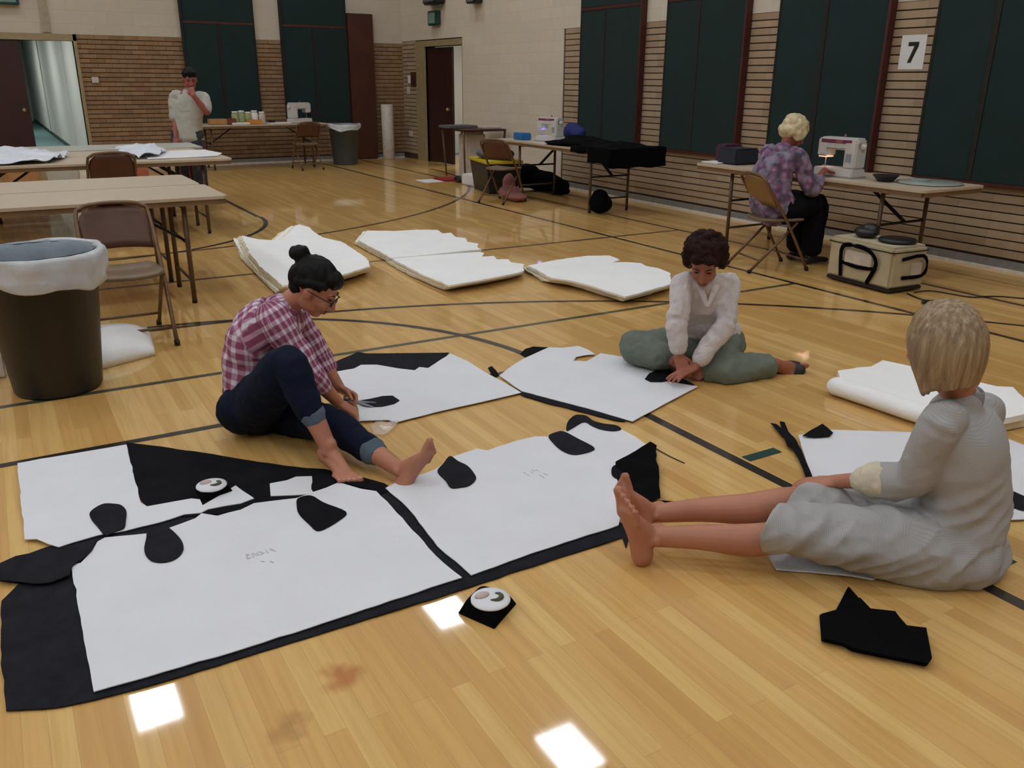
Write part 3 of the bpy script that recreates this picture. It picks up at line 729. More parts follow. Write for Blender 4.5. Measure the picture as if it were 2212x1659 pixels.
o2 = cloth('pattern_sheet', [(153,1222),(175,1218),(199,1192),(211,1172),(227,1163),(318,1154),(358,1145),(422,1122),(436,1111),(470,1117),(520,1104),(549,1090),(640,1079),(675,1066),(705,1056),(732,1044),(779,1058),(813,1063),(836,1085),(880,1135),(925,1185),(960,1220),(998,1250),(960,1262),(900,1283),(760,1328),(500,1412),(203,1497)], M['white'], .0095, 'largest white pattern sheet, in front on the left', 'sheet', 'white pattern sheets with black felt on the floor', jit=.006)
o3 = cloth('pattern_sheet', [(833,1056),(858,1043),(900,1030),(938,1017),(982,987),(1030,971),(1053,975),(1113,955),(1157,945),(1193,945),(1220,932),(1260,914),(1300,924),(1340,928),(1372,945),(1400,965),(1328,1007),(1336,1040),(1344,1100),(1336,1137),(1197,1182),(1100,1215),(1018,1245),(985,1215),(945,1182),(915,1142),(880,1098)], M['white'], .0095, 'white pattern sheet in front on the right, under the bare feet', 'sheet', 'white pattern sheets with black felt on the floor', jit=.006)
LF = 'black felt leaf shapes laid on the white sheets'
def leaf(pts, m, label, z=.0145, **kw): return cloth('felt_leaf', pts, M[m], z, label, 'felt', LF, jit=.001, step=.03, sm=True, **kw)
leaf([(194,1110),(207,1098),(225,1090),(245,1090),(262,1093),(273,1105),(272,1125),(268,1142),(247,1150),(228,1158),(210,1138),(198,1124)], 'felt2', 'round dark felt blob on the left white sheet, the leftmost of two drops')
leaf([(320,1149),(345,1142),(362,1140),(385,1160),(396,1178),(394,1195),(378,1210),(352,1217),(325,1212),(312,1192),(316,1165)], 'felt2', 'drop-shaped dark felt piece hanging into the large front sheet')
leaf([(644,1079),(672,1073),(700,1088),(747,1107),(735,1124),(690,1148),(668,1134),(646,1112),(641,1095)], 'felt', 'kite-shaped black felt piece in the middle of the large front sheet')
leaf([(675,1062),(677,1040),(700,1024),(745,1028),(800,1048),(812,1060),(770,1052),(732,1042),(705,1054)], 'felt', 'curved black felt piece below the bare right foot of the plaid-shirted woman', z=.0125)
leaf([(945,1020),(958,1003),(972,987),(990,998),(1010,1008),(1024,1024),(1028,1036),(1014,1050),(995,1054),(974,1055),(963,1040)], 'felt2', 'dark felt leaf beside the raised bare foot')
leaf([(1185,944),(1200,936),(1218,934),(1250,950),(1283,968),(1275,977),(1240,984),(1215,976),(1196,960)], 'felt2', 'dark felt leaf at the back edge of the right front sheet')
leaf([(1224,932),(1226,914),(1240,900),(1255,898),(1268,901),(1282,911),(1305,917),(1330,920),(1342,928),(1325,932),(1300,929),(1280,922),(1262,913),(1240,924)], 'felt2', 'curved dark felt strip at the back tip of the right front sheet')
leaf([(1322,1012),(1334,1006),(1345,1016),(1352,1030),(1335,1036),(1322,1028)], 'felt', 'small black felt scrap behind the toes of the woman in grey')
cloth('pattern_sheet', [(583,1047),(620,1040),(640,1032),(674,1031),(676,1069),(640,1072),(585,1074)], M['white'], .0100, 'small white rectangular sheet on the black triangular felt', 'sheet', 'white pattern sheets with black felt on the floor', jit=.002)
cloth('felt_sheet', [(1404,964),(1418,972),(1416,1000),(1424,1040),(1426,1084),(1400,1092),(1370,1086),(1340,1060),(1330,1035),(1329,1008),(1370,985)], M['blackc'], .003, 'frayed black cloth piece behind the feet of the woman in grey', 'cloth', amp=.03, us=9.)
cloth('felt_strip', [(1400,1088),(1430,1083),(1462,1086),(1488,1081),(1500,1085),(1470,1094),(1430,1093)], M['blackc'], .002, 'thin black cloth strip trailing right behind the shins of the woman in grey', 'cloth', jit=.002)
bm = bmesh.new(); loft(bm, [G(1412,966,.003), G(1440,982,.003), G(1460,992,.003), G(1478,1000,.003)], .0025, n=3, seg=6); tag(obj('cord', bm, M['blackp'], smooth=True), 'thin black cord on the floor behind the right front sheet', 'cord')
# marks in pencil
def marks(par, base, rows):
    bm = bmesh.new()
    for (a, b) in rows:
        p, q = G(*a), G(*b); d = (q-p); nrm = Vector((-d.y, d.x, 0)).normalized()*.0025
        zz = .0128+.004*und(p.x, p.y)
        f = bm.faces.new([bm.verts.new((v.x, v.y, zz)) for v in (p-nrm, q-nrm, q+nrm, p+nrm)])
        r = bmesh.ops.extrude_face_region(bm, geom=[f]); [setattr(v.co, 'z', zz+.0006) for v in r['geom'] if isinstance(v, bmesh.types.BMVert)]
    o = obj('pencil_marking', bm, M['pencil'], par); return o
marks(o2, 0, [((533,1206),(536,1216)),((533,1206),(541,1208)),((536,1216),(543,1213)),((545,1204),(549,1212)),((548,1203),(556,1209)),((556,1202),(560,1208)),((560,1200),(571,1204)),((563,1207),(572,1202)),((575,1196),(580,1203)),((583,1194),(590,1198)),((586,1193),(596,1200)),((565,1220),(573,1222)),((584,1220),(592,1224))])
marks(o3, 0, [((1130,1027),(1143,1035)),((1145,1026),(1152,1030)),((1149,1022),(1155,1026)),((1156,1022),(1164,1025)),((1165,1033),(1176,1040)),((1174,1030),(1183,1034))])
# second group, around the plaid-shirted woman and the woman in white
BG = 'white pattern sheets with black felt on the floor'
cloth('felt_sheet', [(686,808),(690,798),(740,776),(773,762),(792,765),(970,763),(950,785),(905,803),(815,800),(780,800),(740,806)], M['felt2'], .003, 'dark felt behind the white sheet in front of the plaid-shirted woman', 'felt')
cloth('pattern_sheet', [(684,814),(730,804),(765,798),(780,790),(815,790),(860,798),(896,802),(906,795),(925,797),(973,765),(1010,782),(1045,804),(1090,828),(1126,850),(1040,870),(940,892),(855,914),(838,909),(776,911),(774,885),(762,862),(715,838)], M['white'], .0075, 'white pattern sheet the plaid-shirted woman is cutting', 'sheet', BG, jit=.003)
cloth('felt_leaf', [(772,868),(800,863),(826,857),(848,856),(863,866),(852,873),(825,879),(795,880),(780,877)], M['felt2'], .0125, 'slender dark felt leaf in front of the scissors', 'felt', LF, jit=.002)
cloth('felt_sheet', [(1124,765),(1135,755),(1152,750),(1186,752),(1170,765),(1140,776)], M['felt'], .003, 'black felt corner behind the white sheet of the woman in the white blouse', 'felt')
cloth('felt_strip', [(1054,796),(1062,792),(1072,802),(1078,812),(1070,816),(1060,806)], M['felt'], .003, 'small black felt tab between the two rear white sheets', 'felt')
cloth('felt_sheet', [(1112,843),(1126,846),(1267,884),(1366,912),(1500,832),(1440,800),(1370,775),(1330,772),(1330,800),(1350,912),(1330,910),(1262,892),(1180,872),(1128,856)], M['felt2'], .003, 'dark felt under the white sheet of the woman in the white blouse', 'felt')
cloth('pattern_sheet', [(1079,812),(1104,793),(1131,776),(1160,763),(1185,752),(1215,753),(1249,749),(1270,757),(1286,767),(1262,769),(1244,773),(1239,781),(1267,782),(1285,772),(1298,765),(1330,770),(1366,776),(1411,790),(1435,802),(1410,812),(1395,822),(1447,826),(1508,836),(1440,872),(1366,912),(1267,883),(1180,861),(1127,847),(1100,828)], M['white'], .0075, 'white pattern sheet in front of the woman in the white blouse', 'sheet', BG, jit=.003)
cloth('felt_leaf', [(1393,820),(1402,808),(1420,801),(1445,800),(1462,806),(1455,820),(1430,826),(1405,826)], M['felt'], .0125, 'dark felt leaf under the hands of the woman in the white blouse', 'felt', LF, jit=.002)
# third group on the right
cloth('pattern_sheet', [(1724,942),(1790,930),(1850,932),(1970,936),(2060,938),(2150,940),(2215,965),(2260,1010),(2250,1110),(2212,1124),(2160,1126),(2000,1100),(1860,1078),(1757,1052),(1742,1000)], M['white'], .0055, 'white pattern sheet behind the woman in grey, cut by the right frame edge', 'sheet', BG, jit=.003)
cloth('felt_leaf', [(1733,946),(1752,932),(1776,919),(1788,928),(1799,938),(1792,945),(1760,948)], M['felt'], .0105, 'black felt triangle on the back left corner of the right white sheet', 'felt', LF, amp=.02, jit=.002)
cloth('felt_leaf', [(2168,1066),(2190,1064),(2230,1082),(2235,1105),(2205,1104),(2172,1092)], M['felt2'], .0105, 'dark felt leaf at the right frame edge behind the woman in grey', 'felt', LF, jit=.002)
cloth('felt_strip', [(1664,918),(1676,920),(1688,930),(1684,914),(1694,916),(1702,936),(1716,950),(1730,975),(1744,1010),(1762,1052),(1752,1056),(1738,1030),(1724,995),(1712,975),(1700,968),(1694,950),(1680,936)], M['felt'], .0065, 'twisted black felt strip with forked end, left of the right white sheet', 'felt', amp=.02, us=8., jit=.003)
# folded black felt offcut in front
bl = [(1833,1271),(1855,1296),(1878,1320),(1931,1326),(1941,1340),(1956,1357),(1998,1362),(2004,1395),(2010,1427),(2001,1440),(1921,1424),(1841,1407),(1821,1395),(1776,1385),(1772,1331),(1806,1322)]
c0 = empty('folded_felt', G(1890, 1370), 0, 'folded black felt offcut with a pointed corner, alone on the floor at the lower right', 'felt')
for i, (z, am) in enumerate(((.002, .003), (.009, .003), (.016, .005))):
    bm_o = sheet('fold_layer', px(*[(a+(i-1)*2, b+(i-1)*-1) for a, b in (bl if i < 2 else bl[1:])], z=z), M['blackc'], z=z, amp=am, th=.006, jit=.002)
    bm_o.location = -c0.location; bm_o.parent = c0
# two little stitched cushions
def cushion(c, cx, cy, dia, label, scale=1.):
    t = empty('pin_cushion', G(cx, cy), 0, label, 'pin cushion', 'pin cushions on the floor')
    D = [G(*p)-t.location for p in dia]
    bm = bmesh.new(); cen = sum(D, V(0, 0, 0))/4
    g = []; N = 10
    for j in range(N+1):
        row = []
        for i in range(N+1):
            u, v = i/N, j/N; p = (D[0]*(1-u)+D[1]*u)*(1-v)+(D[3]*(1-u)+D[2]*u)*v
            hgt = .042*scale*(1-abs(2*u-1)**5)**.5*(1-abs(2*v-1)**5)**.5
            row.append((bm.verts.new((p.x, p.y, .002)), bm.verts.new((p.x, p.y, .004+hgt))))
        g.append(row)
    for j in range(N):
        for i in range(N):
            bm.faces.new([g[j][i][1], g[j][i+1][1], g[j+1][i+1][1], g[j+1][i][1]]); bm.faces.new([g[j][i][0], g[j+1][i][0], g[j+1][i+1][0], g[j][i+1][0]])
    for k in range(N):
        for a, b in ((g[0][k], g[0][k+1]), (g[N][k], g[N][k+1]), (g[k][0], g[k+1][0]), (g[k][N], g[k+1][N])): bm.faces.new([a[0], b[0], b[1], a[1]])
    obj('felt_pillow', bm, M['blackc'], t, smooth=True)
    dc = cen + V(*c, .040*scale)
    bm = bmesh.new(); lathe(bm, [(.001, -.004), (.054*scale, -.004), (.060*scale, .001), (.058*scale, .005), (.04*scale, .008), (.001, .009)], dc, 28); d = obj('white_disc', bm, M['white'], t, smooth=True)
    bm = bmesh.new(); ell(bm, dc+V(-.018, .02, .010)*scale, (.024*scale, .015*scale, .008*scale)); obj('beige_motif', bm, mat('beige_pink_stitching', (196, 176, 168), .8), d, smooth=True)
    bm = bmesh.new(); loft(bm, [dc+V(x*scale*.8, y*scale*.8, .0095) for x, y in ((-.006, -.018), (.014, -.03), (.036, -.02), (.04, 0), (.03, .012))], [.003*scale, .007*scale, .008*scale, .006*scale, .003*scale], n=3, seg=8); obj('olive_motif', bm, mat('olive_stitching', (82, 84, 66), .8), d, smooth=True)
    return t
cushion((.004, -.012), 1055, 1318, [(990, 1326), (1068, 1360), (1115, 1306), (1038, 1278)], 'small black cushion with a white round top, on the bare floor in front')
cushion((-.006, -.004), 465, 1070, [(420, 1064), (437, 1092), (507, 1068), (484, 1044)], 'small black cushion with a white round top, lying on the white sheets at the left', .95)
# scissors and plastic scrap
t = empty('scissors', G(785, 872, .02), 0, 'scissors with steel blades held over the white sheet', 'scissors')
P0 = t.location
bm = bmesh.new(); loft(bm, [G(765, 868, .04)-P0, G(806, 879, .016)-P0], [(.009, .002), (.003, .001)], n=1, seg=8); obj('blade', bm, M['machg'], t)
bm = bmesh.new(); loft(bm, [G(765, 868, .04)-P0, G(812, 870, .018)-P0], [(.009, .002), (.003, .001)], n=1, seg=8); obj('blade', bm, M['machg'], t)
for dx in (-6, 4):
    bm = bmesh.new(); c = G(750+dx, 862-dx, .05)-P0
    loft(bm, [c+V(.024*cos(a), .016*sin(a), .004*sin(a)) for a in [k*2*pi/10 for k in range(11)]], .005, n=2, seg=8, cap=False); obj('handle', bm, M['blackp'], t, smooth=True)
tp = NT('clear_thin_plastic'); tp.set(Base_Color=(.9, .86, .78, 1), Roughness=.15, Alpha=.25); M['clear'] = tp.m
cloth('plastic_bag', [(800,925),(812,915),(835,918),(862,914),(852,930),(828,945),(808,940)], M['clear'], .002, 'crumpled clear plastic scrap on the floor by the shin of the plaid-shirted woman', 'plastic', amp=.02, us=20., step=.03)

# ------------------------------------------------------------------ stacks of white batting
ORD = ('second', 'third', 'fourth', 'fifth', 'lowest')
def stack(pts, n, z0, dz, lab, grp, hump=None, jitpx=7):
    random.seed(len(pts)+n)
    for i in range(n):
        top = i == n-1; k = (n-1-i)
        ca = sum(q[0] for q in pts)/len(pts); cbb = sum(q[1] for q in pts)/len(pts); ox, oy = k*random.uniform(1.6, 2.6), k*random.uniform(1.0, 1.9)
        P = [(a+(a-ca)*.012*k*random.uniform(.3, 1.4)-ox, b+(b-cbb)*.012*k*random.uniform(.3, 1.4)+oy) for a, b in pts]
        z = z0+i*dz
        Q = px(*P, z=z)
        o = sheet('batting_sheet', Q, M['batt'] if top else M['cream_b'] if i % 2 == 0 else M['batt'], z=z, th=dz*.72, amp=.012, jit=.012, grid=.07, us=2.2, zf=hump)
        tag(o, ('topmost batting sheet of the ' if top else ('lowest' if i == 0 else ORD[n-2-i])+' batting sheet '+('' if i == 0 else 'down ')+'in the ')+lab, 'batting', grp)
A_ = [(522,513),(560,521),(600,523),(628,510),(648,501),(668,502),(700,518),(738,527),(768,545),(792,562),(800,580),(760,592),(720,604),(660,618),(610,622),(585,600),(562,580),(540,552)]
c = G(640, 530); 
stack(A_, 6, .004, .017, 'left stack behind the plaid-shirted woman', 'batting sheets in the left stack', hump=lambda x, y: .07*math.exp(-((x-c.x)**2+(y-c.y-.25)**2)/.06))
stack([(793,502),(850,503),(900,500),(945,501),(955,509),(974,507),(984,516),(1006,518),(1010,527),(1034,531),(1030,538),(1040,543),(1000,547),(900,557),(846,561),(812,543),(775,523)], 4, .004, .018, 'rear middle stack', 'batting sheets in the rear middle stack')
stack([(848,563),(900,558),(1036,549),(1046,552),(1040,560),(1066,558),(1074,565),(1098,564),(1104,571),(1132,575),(1130,590),(1108,596),(1040,610),(970,622),(905,594)], 4, .004, .018, 'front middle stack', 'batting sheets in the front middle stack')
stack([(1142,578),(1200,566),(1269,557),(1317,556),(1338,565),(1322,571),(1352,570),(1384,572),(1396,579),(1421,584),(1446,594),(1450,618),(1400,632),(1350,645),(1290,626),(1240,612),(1190,604)], 5, .004, .016, 'right stack left of the woman in the white blouse', 'batting sheets in the right stack')
# folded batting roll on the right
t = empty('batting_roll', G(1900, 850), 0, 'thick folded roll of white batting behind the woman in grey', 'batting'); P0 = t.location.copy()
o = sheet('folded_layers', px((1808,812),(1850,806),(1880,804),(1905,790),(1950,800),(2010,815),(2110,838),(2150,848),(2185,850),(2212,878),(2214,908),(2160,918),(2100,925),(2010,905),(1900,868),(1815,838), z=.05), M['batt'], z=.045, th=.03, amp=.016, grid=.08, us=2.5); o.location = -P0; o.parent = t
o = sheet('under_layer', px((1812,822),(1900,800),(2010,825),(2185,858),(2214,885),(2216,915),(2160,925),(2100,930),(2010,905),(1900,868),(1815,842), z=.02), M['cream_b'], z=.003, th=.04, amp=.004, grid=.08, us=2.5); o.location = -P0; o.parent = t
bm = bmesh.new(); loft(bm, [G(1808,834,.048)-P0, G(1900,864,.048)-P0, G(2000,897,.048)-P0, G(2130,932,.048)-P0], (.060, .046), side=V(1, -.1, 0), n=4, seg=18); obj('rolled_edge', bm, M['batt'], t, smooth=True)
# sheets by the bin on the left
t = empty('batting_bundle', G(270, 770), 0, 'folded white bundle on the floor between the lined bin and the folding chair', 'bundle'); P0 = t.location.copy()
bm = bmesh.new(); N = 12; a, b, c_, d = G(215,800), G(336,768), G(318,712,.0), G(205,722)
g = []
for j in range(N+1):
    row = []
    for i in range(N+1):
        u, v = i/N, j/N; p = (a*(1-u)+b*u)*(1-v)+(d*(1-u)+c_*u)*v-P0; hh = .02+.13*(sin(pi*min(1, v*1.0+.12))**.6)*(1-.75*u**4)*(1-.5*(1-v)**4)
        row.append((bm.verts.new((p.x, p.y, .003)), bm.verts.new((p.x, p.y, hh))))
    g.append(row)
for j in range(N):
    for i in range(N):
        bm.faces.new([g[j][i][1], g[j][i+1][1], g[j+1][i+1][1], g[j+1][i][1]]); bm.faces.new([g[j][i][0], g[j+1][i][0], g[j+1][i+1][0], g[j][i+1][0]])
for k in range(N):
    for A1, B1 in ((g[0][k], g[0][k+1]), (g[N][k], g[N][k+1]), (g[k][0], g[k+1][0]), (g[k][N], g[k+1][N])): bm.faces.new([A1[0], B1[0], B1[1], A1[1]])
obj('folded_cloth', bm, M['batt'], t, smooth=True)
pp = G(-4, 818); o = box('white_carton', -.12, .12, -.1, .1, 0, .26, M['paper'], bevel=.006); o.location = (pp.x-.08, pp.y+.1, .001); tag(o, 'white carton on the floor at the left frame edge, behind the lined bin', 'box')

# ------------------------------------------------------------------ things on the left tables
def crumple(name, pts, z, m, label, cat, h=.05, grp=None, th=.004):
    o = sheet(name, px(*pts, z=z), m, z=z, th=th, amp=h, us=9., grid=.05, jit=.02); return tag(o, label, cat, grp)
PW = 'clear plastic wraps on the tables'
crumple('plastic_wrap', [(-30,332),(20,326),(90,330),(150,338),(120,352),(60,356),(-30,360)], .741, M['plastic'], 'crumpled clear plastic wrap at the left end of the middle table row', 'plastic wrap', .07, PW)
crumple('plastic_wrap', [(250,328),(300,320),(330,322),(360,330),(345,340),(300,345),(262,340)], .741, M['plastic'], 'crumpled clear plastic wrap right of the far folding chair', 'plastic wrap', .08, PW)
crumple('pattern_sheet', [(300,330),(440,324),(480,332),(470,338),(320,345)], .741, M['paper'], 'flat white sheet at the right end of the middle left table', 'sheet', .006)
def boxat(name, pxy, sz, rz, m, label, cat, z=0., grp=None, parts=None):
    p = G(*pxy, z); bm = bmesh.new(); bx(bm, -sz[0]/2, sz[0]/2, 0, sz[1], 0, sz[2]); o = obj(name, bm, m, bevel=min(sz)*.06)
    o.location = (p.x, p.y, z+.001); o.rotation_euler = (0, 0, rz); return tag(o, label, cat, grp)
boxat('cardboard_box', (55, 400), (.42, .35, .26), .2, M['card'], 'brown cardboard box under the middle left tables', 'box')
boxat('storage_box', (140, 398), (.42, .3, .24), -.1, M['greyt'], 'pale grey box under the middle left tables, right of the cardboard box', 'box')
boxat('fabric_bundle', (300, 392), (.36, .3, .22), .3, mat('salmon_cloth', (176, 104, 74), .9), 'salmon cloth bundle under the middle left tables', 'bundle')
boxat('red_bag', (405, 385), (.22, .25, .3), .1, mat('dark_red_bag_cloth', (92, 26, 26), .9), 'dark red bag under the right end of the middle left tables', 'bag')

# ------------------------------------------------------------------ back wall table clutter
def things(items):
    for (nm, x, y, z, sx, sy, sz, m, label, cat, grp) in items:
        bm = bmesh.new(); bx(bm, -sx/2, sx/2, -sy/2, sy/2, 0, sz); o = obj(nm, bm, m, bevel=min(sx, sy, sz)*.1); o.location = (x, y, z); tag(o, label, cat, grp)
def tx(pxx, pyy, z=.742, y=15.6): p = YW(pxx, pyy, y); return p.x
BK = 'jars and packets on the back wall table'
lime = mat('pale_green_jar', (150, 158, 110), .5)
for i, (a, hh, m_, lb_) in enumerate(((508, .21, lime, 'pale green jar, leftmost on the back wall table'), (522, .22, lime, 'second pale green jar on the back wall table'), (536, .20, lime, 'third pale green jar on the back wall table'), (550, .22, M['paper'], 'white jar beside the pale green jars'), (566, .2, M['pipe'], 'cream jar right of the white jar'))):
    bm = bmesh.new(); lathe(bm, [(.001, 0), (.055, 0), (.06, .01), (.06, hh-.05), (.045, hh-.03), (.045, hh-.025)], (0, 0, 0), 18); o = obj('storage_jar', bm, m_, smooth=True)
    o.location = (tx(a, 250), 15.62, .742); tag(o, lb_, 'jar', BK)
    bm = bmesh.new(); lathe(bm, [(.001, hh-.03), (.05, hh-.03), (.05, hh), (.001, hh)], (0, 0, 0), 18); obj('lid', bm, M['paper'], o, smooth=False)
things([('wooden_box', tx(470, 262), 15.6, .742, .3, .2, .09, M['card'], 'light brown box at the left end of the back wall table', 'box', None),
        ('cloth_roll', tx(497, 262), 15.5, .742, .14, .14, .1, mat('rust_red_cloth', (120, 62, 40), .9), 'small rust red bundle on the back wall table', 'cloth', None),
        ('orange_packet', tx(546, 262), 15.48, .742, .24, .12, .07, mat('orange_packet', (206, 130, 40), .7), 'orange packet in front of the jars', 'packet', None),
        ('paper_stack', tx(515, 266), 15.48, .742, .3, .16, .03, M['paper'], 'low white paper pile in front of the green jars', 'papers', None),
        ('paper_stack', tx(600, 268), 15.5, .742, .36, .2, .02, M['paper'], 'flat white papers right of the jars', 'papers', None),
        ('black_case', tx(585, 266), 15.55, .742, .1, .1, .05, M['blackp'], 'small black case on the back wall table', 'case', None),
        ('black_cover', tx(684, 245), 15.85, .742, .16, .2, .22, M['blackp'], 'black box behind the small white sewing machine', 'box', None)])

# ------------------------------------------------------------------ sewing machines
def sewing(loc, rz, label, s=1., lamp=None, cat='sewing machine', front=True):
    """long side along local X, needle end at -X, operator at -Y"""
    t = empty('sewing_machine', loc, rz, label, cat); q = lambda *a: [v*s for v in a]
    box('bed', *q(-.20, .20, -.09, .09, .0, .075), M['mach'], t, bevel=.008*s)
    b = box('base_plate', *q(-.21, .21, -.095, .095, 0, .012), M['machg'], t)
    box('column', *q(.08, .20, -.07, .08, .074, .30), M['mach'], t, bevel=.012*s)
    box('arm', *q(-.19, .20, -.06, .07, .225, .33), M['mach'], t, bevel=.016*s)
    box('head', *q(-.205, -.10, -.062, .068, .165, .32), M['mach'], t, bevel=.012*s)
    box('top_print', *q(-.17, .14, -.0635, -.055, .282, .312), M['magenta'], t)
    box('pink_print', *q(-.02, .05, -.0645, -.06, .285, .31), M['pink'], t)
    box('display', *q(.105, .16, -.0735, -.068, .13, .20), M['machg'], t)
    bm = bmesh.new(); loft(bm, [V(.20, .01, .26)*s, V(.212, .01, .26)*s], .026*s, side=V(0, 1, 0), n=1, seg=18); obj('hand_wheel', bm, M['mach'], t, smooth=True)
    bm = bmesh.new(); loft(bm, [V(-.15, 0, .17)*s, V(-.15, 0, .078)*s], .005*s, n=1, seg=8, cap=False); obj('needle_bar', bm, M['machg'], t)
    box('presser_foot', *q(-.165, -.135, -.02, .012, .078, .085), M['machg'], t)
    bm = bmesh.new(); loft(bm, [V(.0, .03, .33)*s, V(.0, .03, .345)*s], .010*s, n=1, seg=10); obj('spool', bm, M['pink'], t)
    if lamp:
        box('lamp', *q(-.19, -.112, -.05, .05, .157, .164), lamp, t)
        L = bpy.data.lights.new('sewing_machine_light', 'POINT'); L.energy = .16*s if lamp == M['sewlamp'] else .22; L.color = (1, .66, .5) if lamp == M['sewlamp'] else (.5, .45, 1); L.shadow_soft_size = .05
        lo = bpy.data.objects.new('sewing_machine_light', L); COL.objects.link(lo); lo.parent = t; lo.location = V(-.10, -.02, .15)*s
    return t
sewing((6.20, 4.98, .742), radians(-88), 'white sewing machine with a warm lit lamp in front of the white-haired woman', .97, M['sewlamp'])
sewing((6.30, 9.66, .742), radians(-78), 'white sewing machine with a violet-blue lamp on the black-cloth table', .92, M['bluelamp'])
sewing((tx(648, 260), 15.62, .742), radians(200), 'small white sewing machine on the back wall table', 1.05)
# things on the sewing table
bm = bmesh.new(); lathe(bm, [(.001, 0), (.06, 0), (.1, .045), (.105, .05), (.098, .05), (.06, .012), (.001, .01)], (0, 0, 0), 28); o = obj('bowl', bm, M['blackp'], smooth=True); o.location = (6.22, XW(1906, 385, 6.22).y-.03, .742); tag(o, 'black bowl on the sewing table right of the sewing machine', 'bowl')
bm = bmesh.new(); lathe(bm, [(.001, 0), (.05, 0), (.075, .02), (.07, .022), (.001, .012)], (0, 0, 0), 24); o = obj('dish', bm, M['glassy'], smooth=True); p = XW(1978, 384, 6.3); o.location = (6.45, p.y+.06, .742); tag(o, 'small pale dish on the sewing table between the bowl and the round mat', 'dish')
bm = bmesh.new(); lathe(bm, [(.001, 0), (.24, 0), (.25, .004), (.245, .012), (.001, .01)], (0, 0, 0), 40); o = obj('cutting_mat', bm, mat('pale_grey_green_mat', (150, 156, 146), .3), smooth=True); o.location = (6.42, 4.27, .742); tag(o, 'round pale grey mat at the right end of the sewing table', 'mat')
things([('fabric_box', 6.25, 6.22, .742, .3, .26, .15, M['navy'], 'dark slate box on the sewing table left of the white-haired woman', 'box', None),
        ('fabric_box', 6.32, 6.42, .742, .24, .14, .17, M['purple'], 'dark plum box at the far left end of the sewing table', 'box', None),
        ('black_pouch', 6.5, 5.42, .742, .2, .5, .04, M['blackp'], 'flat black pouch behind the white-haired woman', 'pouch', None),
        ('paper_stack', 6.12, 6.38, .742, .18, .22, .012, M['paper'], 'white papers at the left end of the sewing table', 'papers', None),
        ('storage_tin', 6.16, 10.12, .742, .14, .24, .09, M['blue'], 'bright blue box at the left end of the black-cloth table', 'box', None),
        ('white_tray', 6.45, 9.40, .742, .14, .2, .05, M['paper'], 'small white tray right of the violet-lit sewing machine', 'tray', None),
        ('folded_cloth', 6.55, 12.75, .762, .5, .4, .04, M['greyc'], 'grey folded cloth on the small table', 'cloth', None),
        ('folded_cloth', 6.95, 12.5, .762, .3, .4, .03, M['pipe'], 'cream folded cloth on the small table', 'cloth', None),
        ('white_carton', 6.25, 11.50, .001, .4, .40, .16, M['paper'], 'white flat box on the floor under the small table', 'box', None),
        ('beige_pedestal', 6.72, 12.6, .001, .34, .34, .70, M['pipe'], 'beige upright box under the small table', 'box', None),
        ('red_cloth', 6.12, 12.3, .001, .3, .4, .03, M['red'], 'red folded cloth on the floor beside the small table', 'cloth', None),
        ('white_paper', 5.80, 12.3, .001, .3, .4, .006, M['paper'], 'white sheet of paper on the floor next to the red cloth', 'paper', None)])
# blue bag and cloth heap
bm = bmesh.new(); ell(bm, (0, 0, .11), (.12, .19, .11)); ell(bm, (.02, .10, .15), (.08, .10, .07)); ell(bm, (-.02, -.1, .10), (.10, .14, .08))
o = fuse('blue_bag', bm, M['blued'], voxel=.012, smooth=3, disp=lambda c: .02*noise.noise(c*9)); o.location = (6.66, 9.62, .745); tag(o, 'royal blue bag behind the black cloth, against the wall', 'bag')
bm = bmesh.new()
for (a, b, c_, r) in ((6.12, 9.1, .765, (.2, .3, .025)), (6.25, 8.8, .785, (.28, .4, .05)), (6.3, 8.3, .775, (.35, .5, .045)), (6.4, 9.1, .80, (.2, .25, .05))):
    ell(bm, (a, b, c_), r)
bx(bm, 5.90, 6.71, 7.83, 8.5, .742, .785); bx(bm, 5.885, 5.935, 7.81, 8.25, .60, .785); bx(bm, 5.89, 6.71, 7.80, 7.855, .57, .785); bx(bm, 5.89, 6.0, 8.25, 8.6, .70, .78)
o = fuse('black_cloth_heap', bm, M['blackc'], voxel=.016, smooth=4, disp=lambda c: .022*noise.noise(c*6)); tag(o, 'heap of black cloth spread over the long table and hanging off its right end', 'cloth')
# tote with yellow rim
t = empty('storage_tote', (6.1, 10.75, .001), radians(-12), 'black storage tote with a yellow rim behind the folding chair', 'tote')
bm = bmesh.new(); a = [bm.verts.new((x, y, 0)) for x, y in ((-.2, -.36), (.2, -.36), (.2, .36), (-.2, .36))]; b = [bm.verts.new((x, y, .42)) for x, y in ((-.25, -.42), (.25, -.42), (.25, .42), (-.25, .42))]
bm.faces.new(a); bm.faces.new(b)
for i in range(4): bm.faces.new((a[i], a[(i+1) % 4], b[(i+1) % 4], b[i]))
obj('tote_body', bm, M['blackp'], t)
box('yellow_rim', -.27, .27, -.44, .44, .41, .45, M['yellow'], t, bevel=.008)
bm = bmesh.new(); ell(bm, (0, 0, 0), (.24, .3, .07)); ell(bm, (0, -.25, .0), (.16, .18, .07))
o = fuse('grey_jacket', bm, M['greyc'], voxel=.014, smooth=2, disp=lambda c: .02*noise.noise(c*10)); o.location = (6.08, 10.75, .525); tag(o, 'grey jacket lying on the yellow-rimmed tote', 'jacket')
def blob(nm, els, m, label, cat, vox=.015, amp=.02, fr=8):
    bm = bmesh.new()
    for c_, r in els: ell(bm, c_, r)
    o = fuse(nm, bm, m, voxel=vox, smooth=3, disp=lambda c: amp*noise.noise(c*fr)); return tag(o, label, cat)
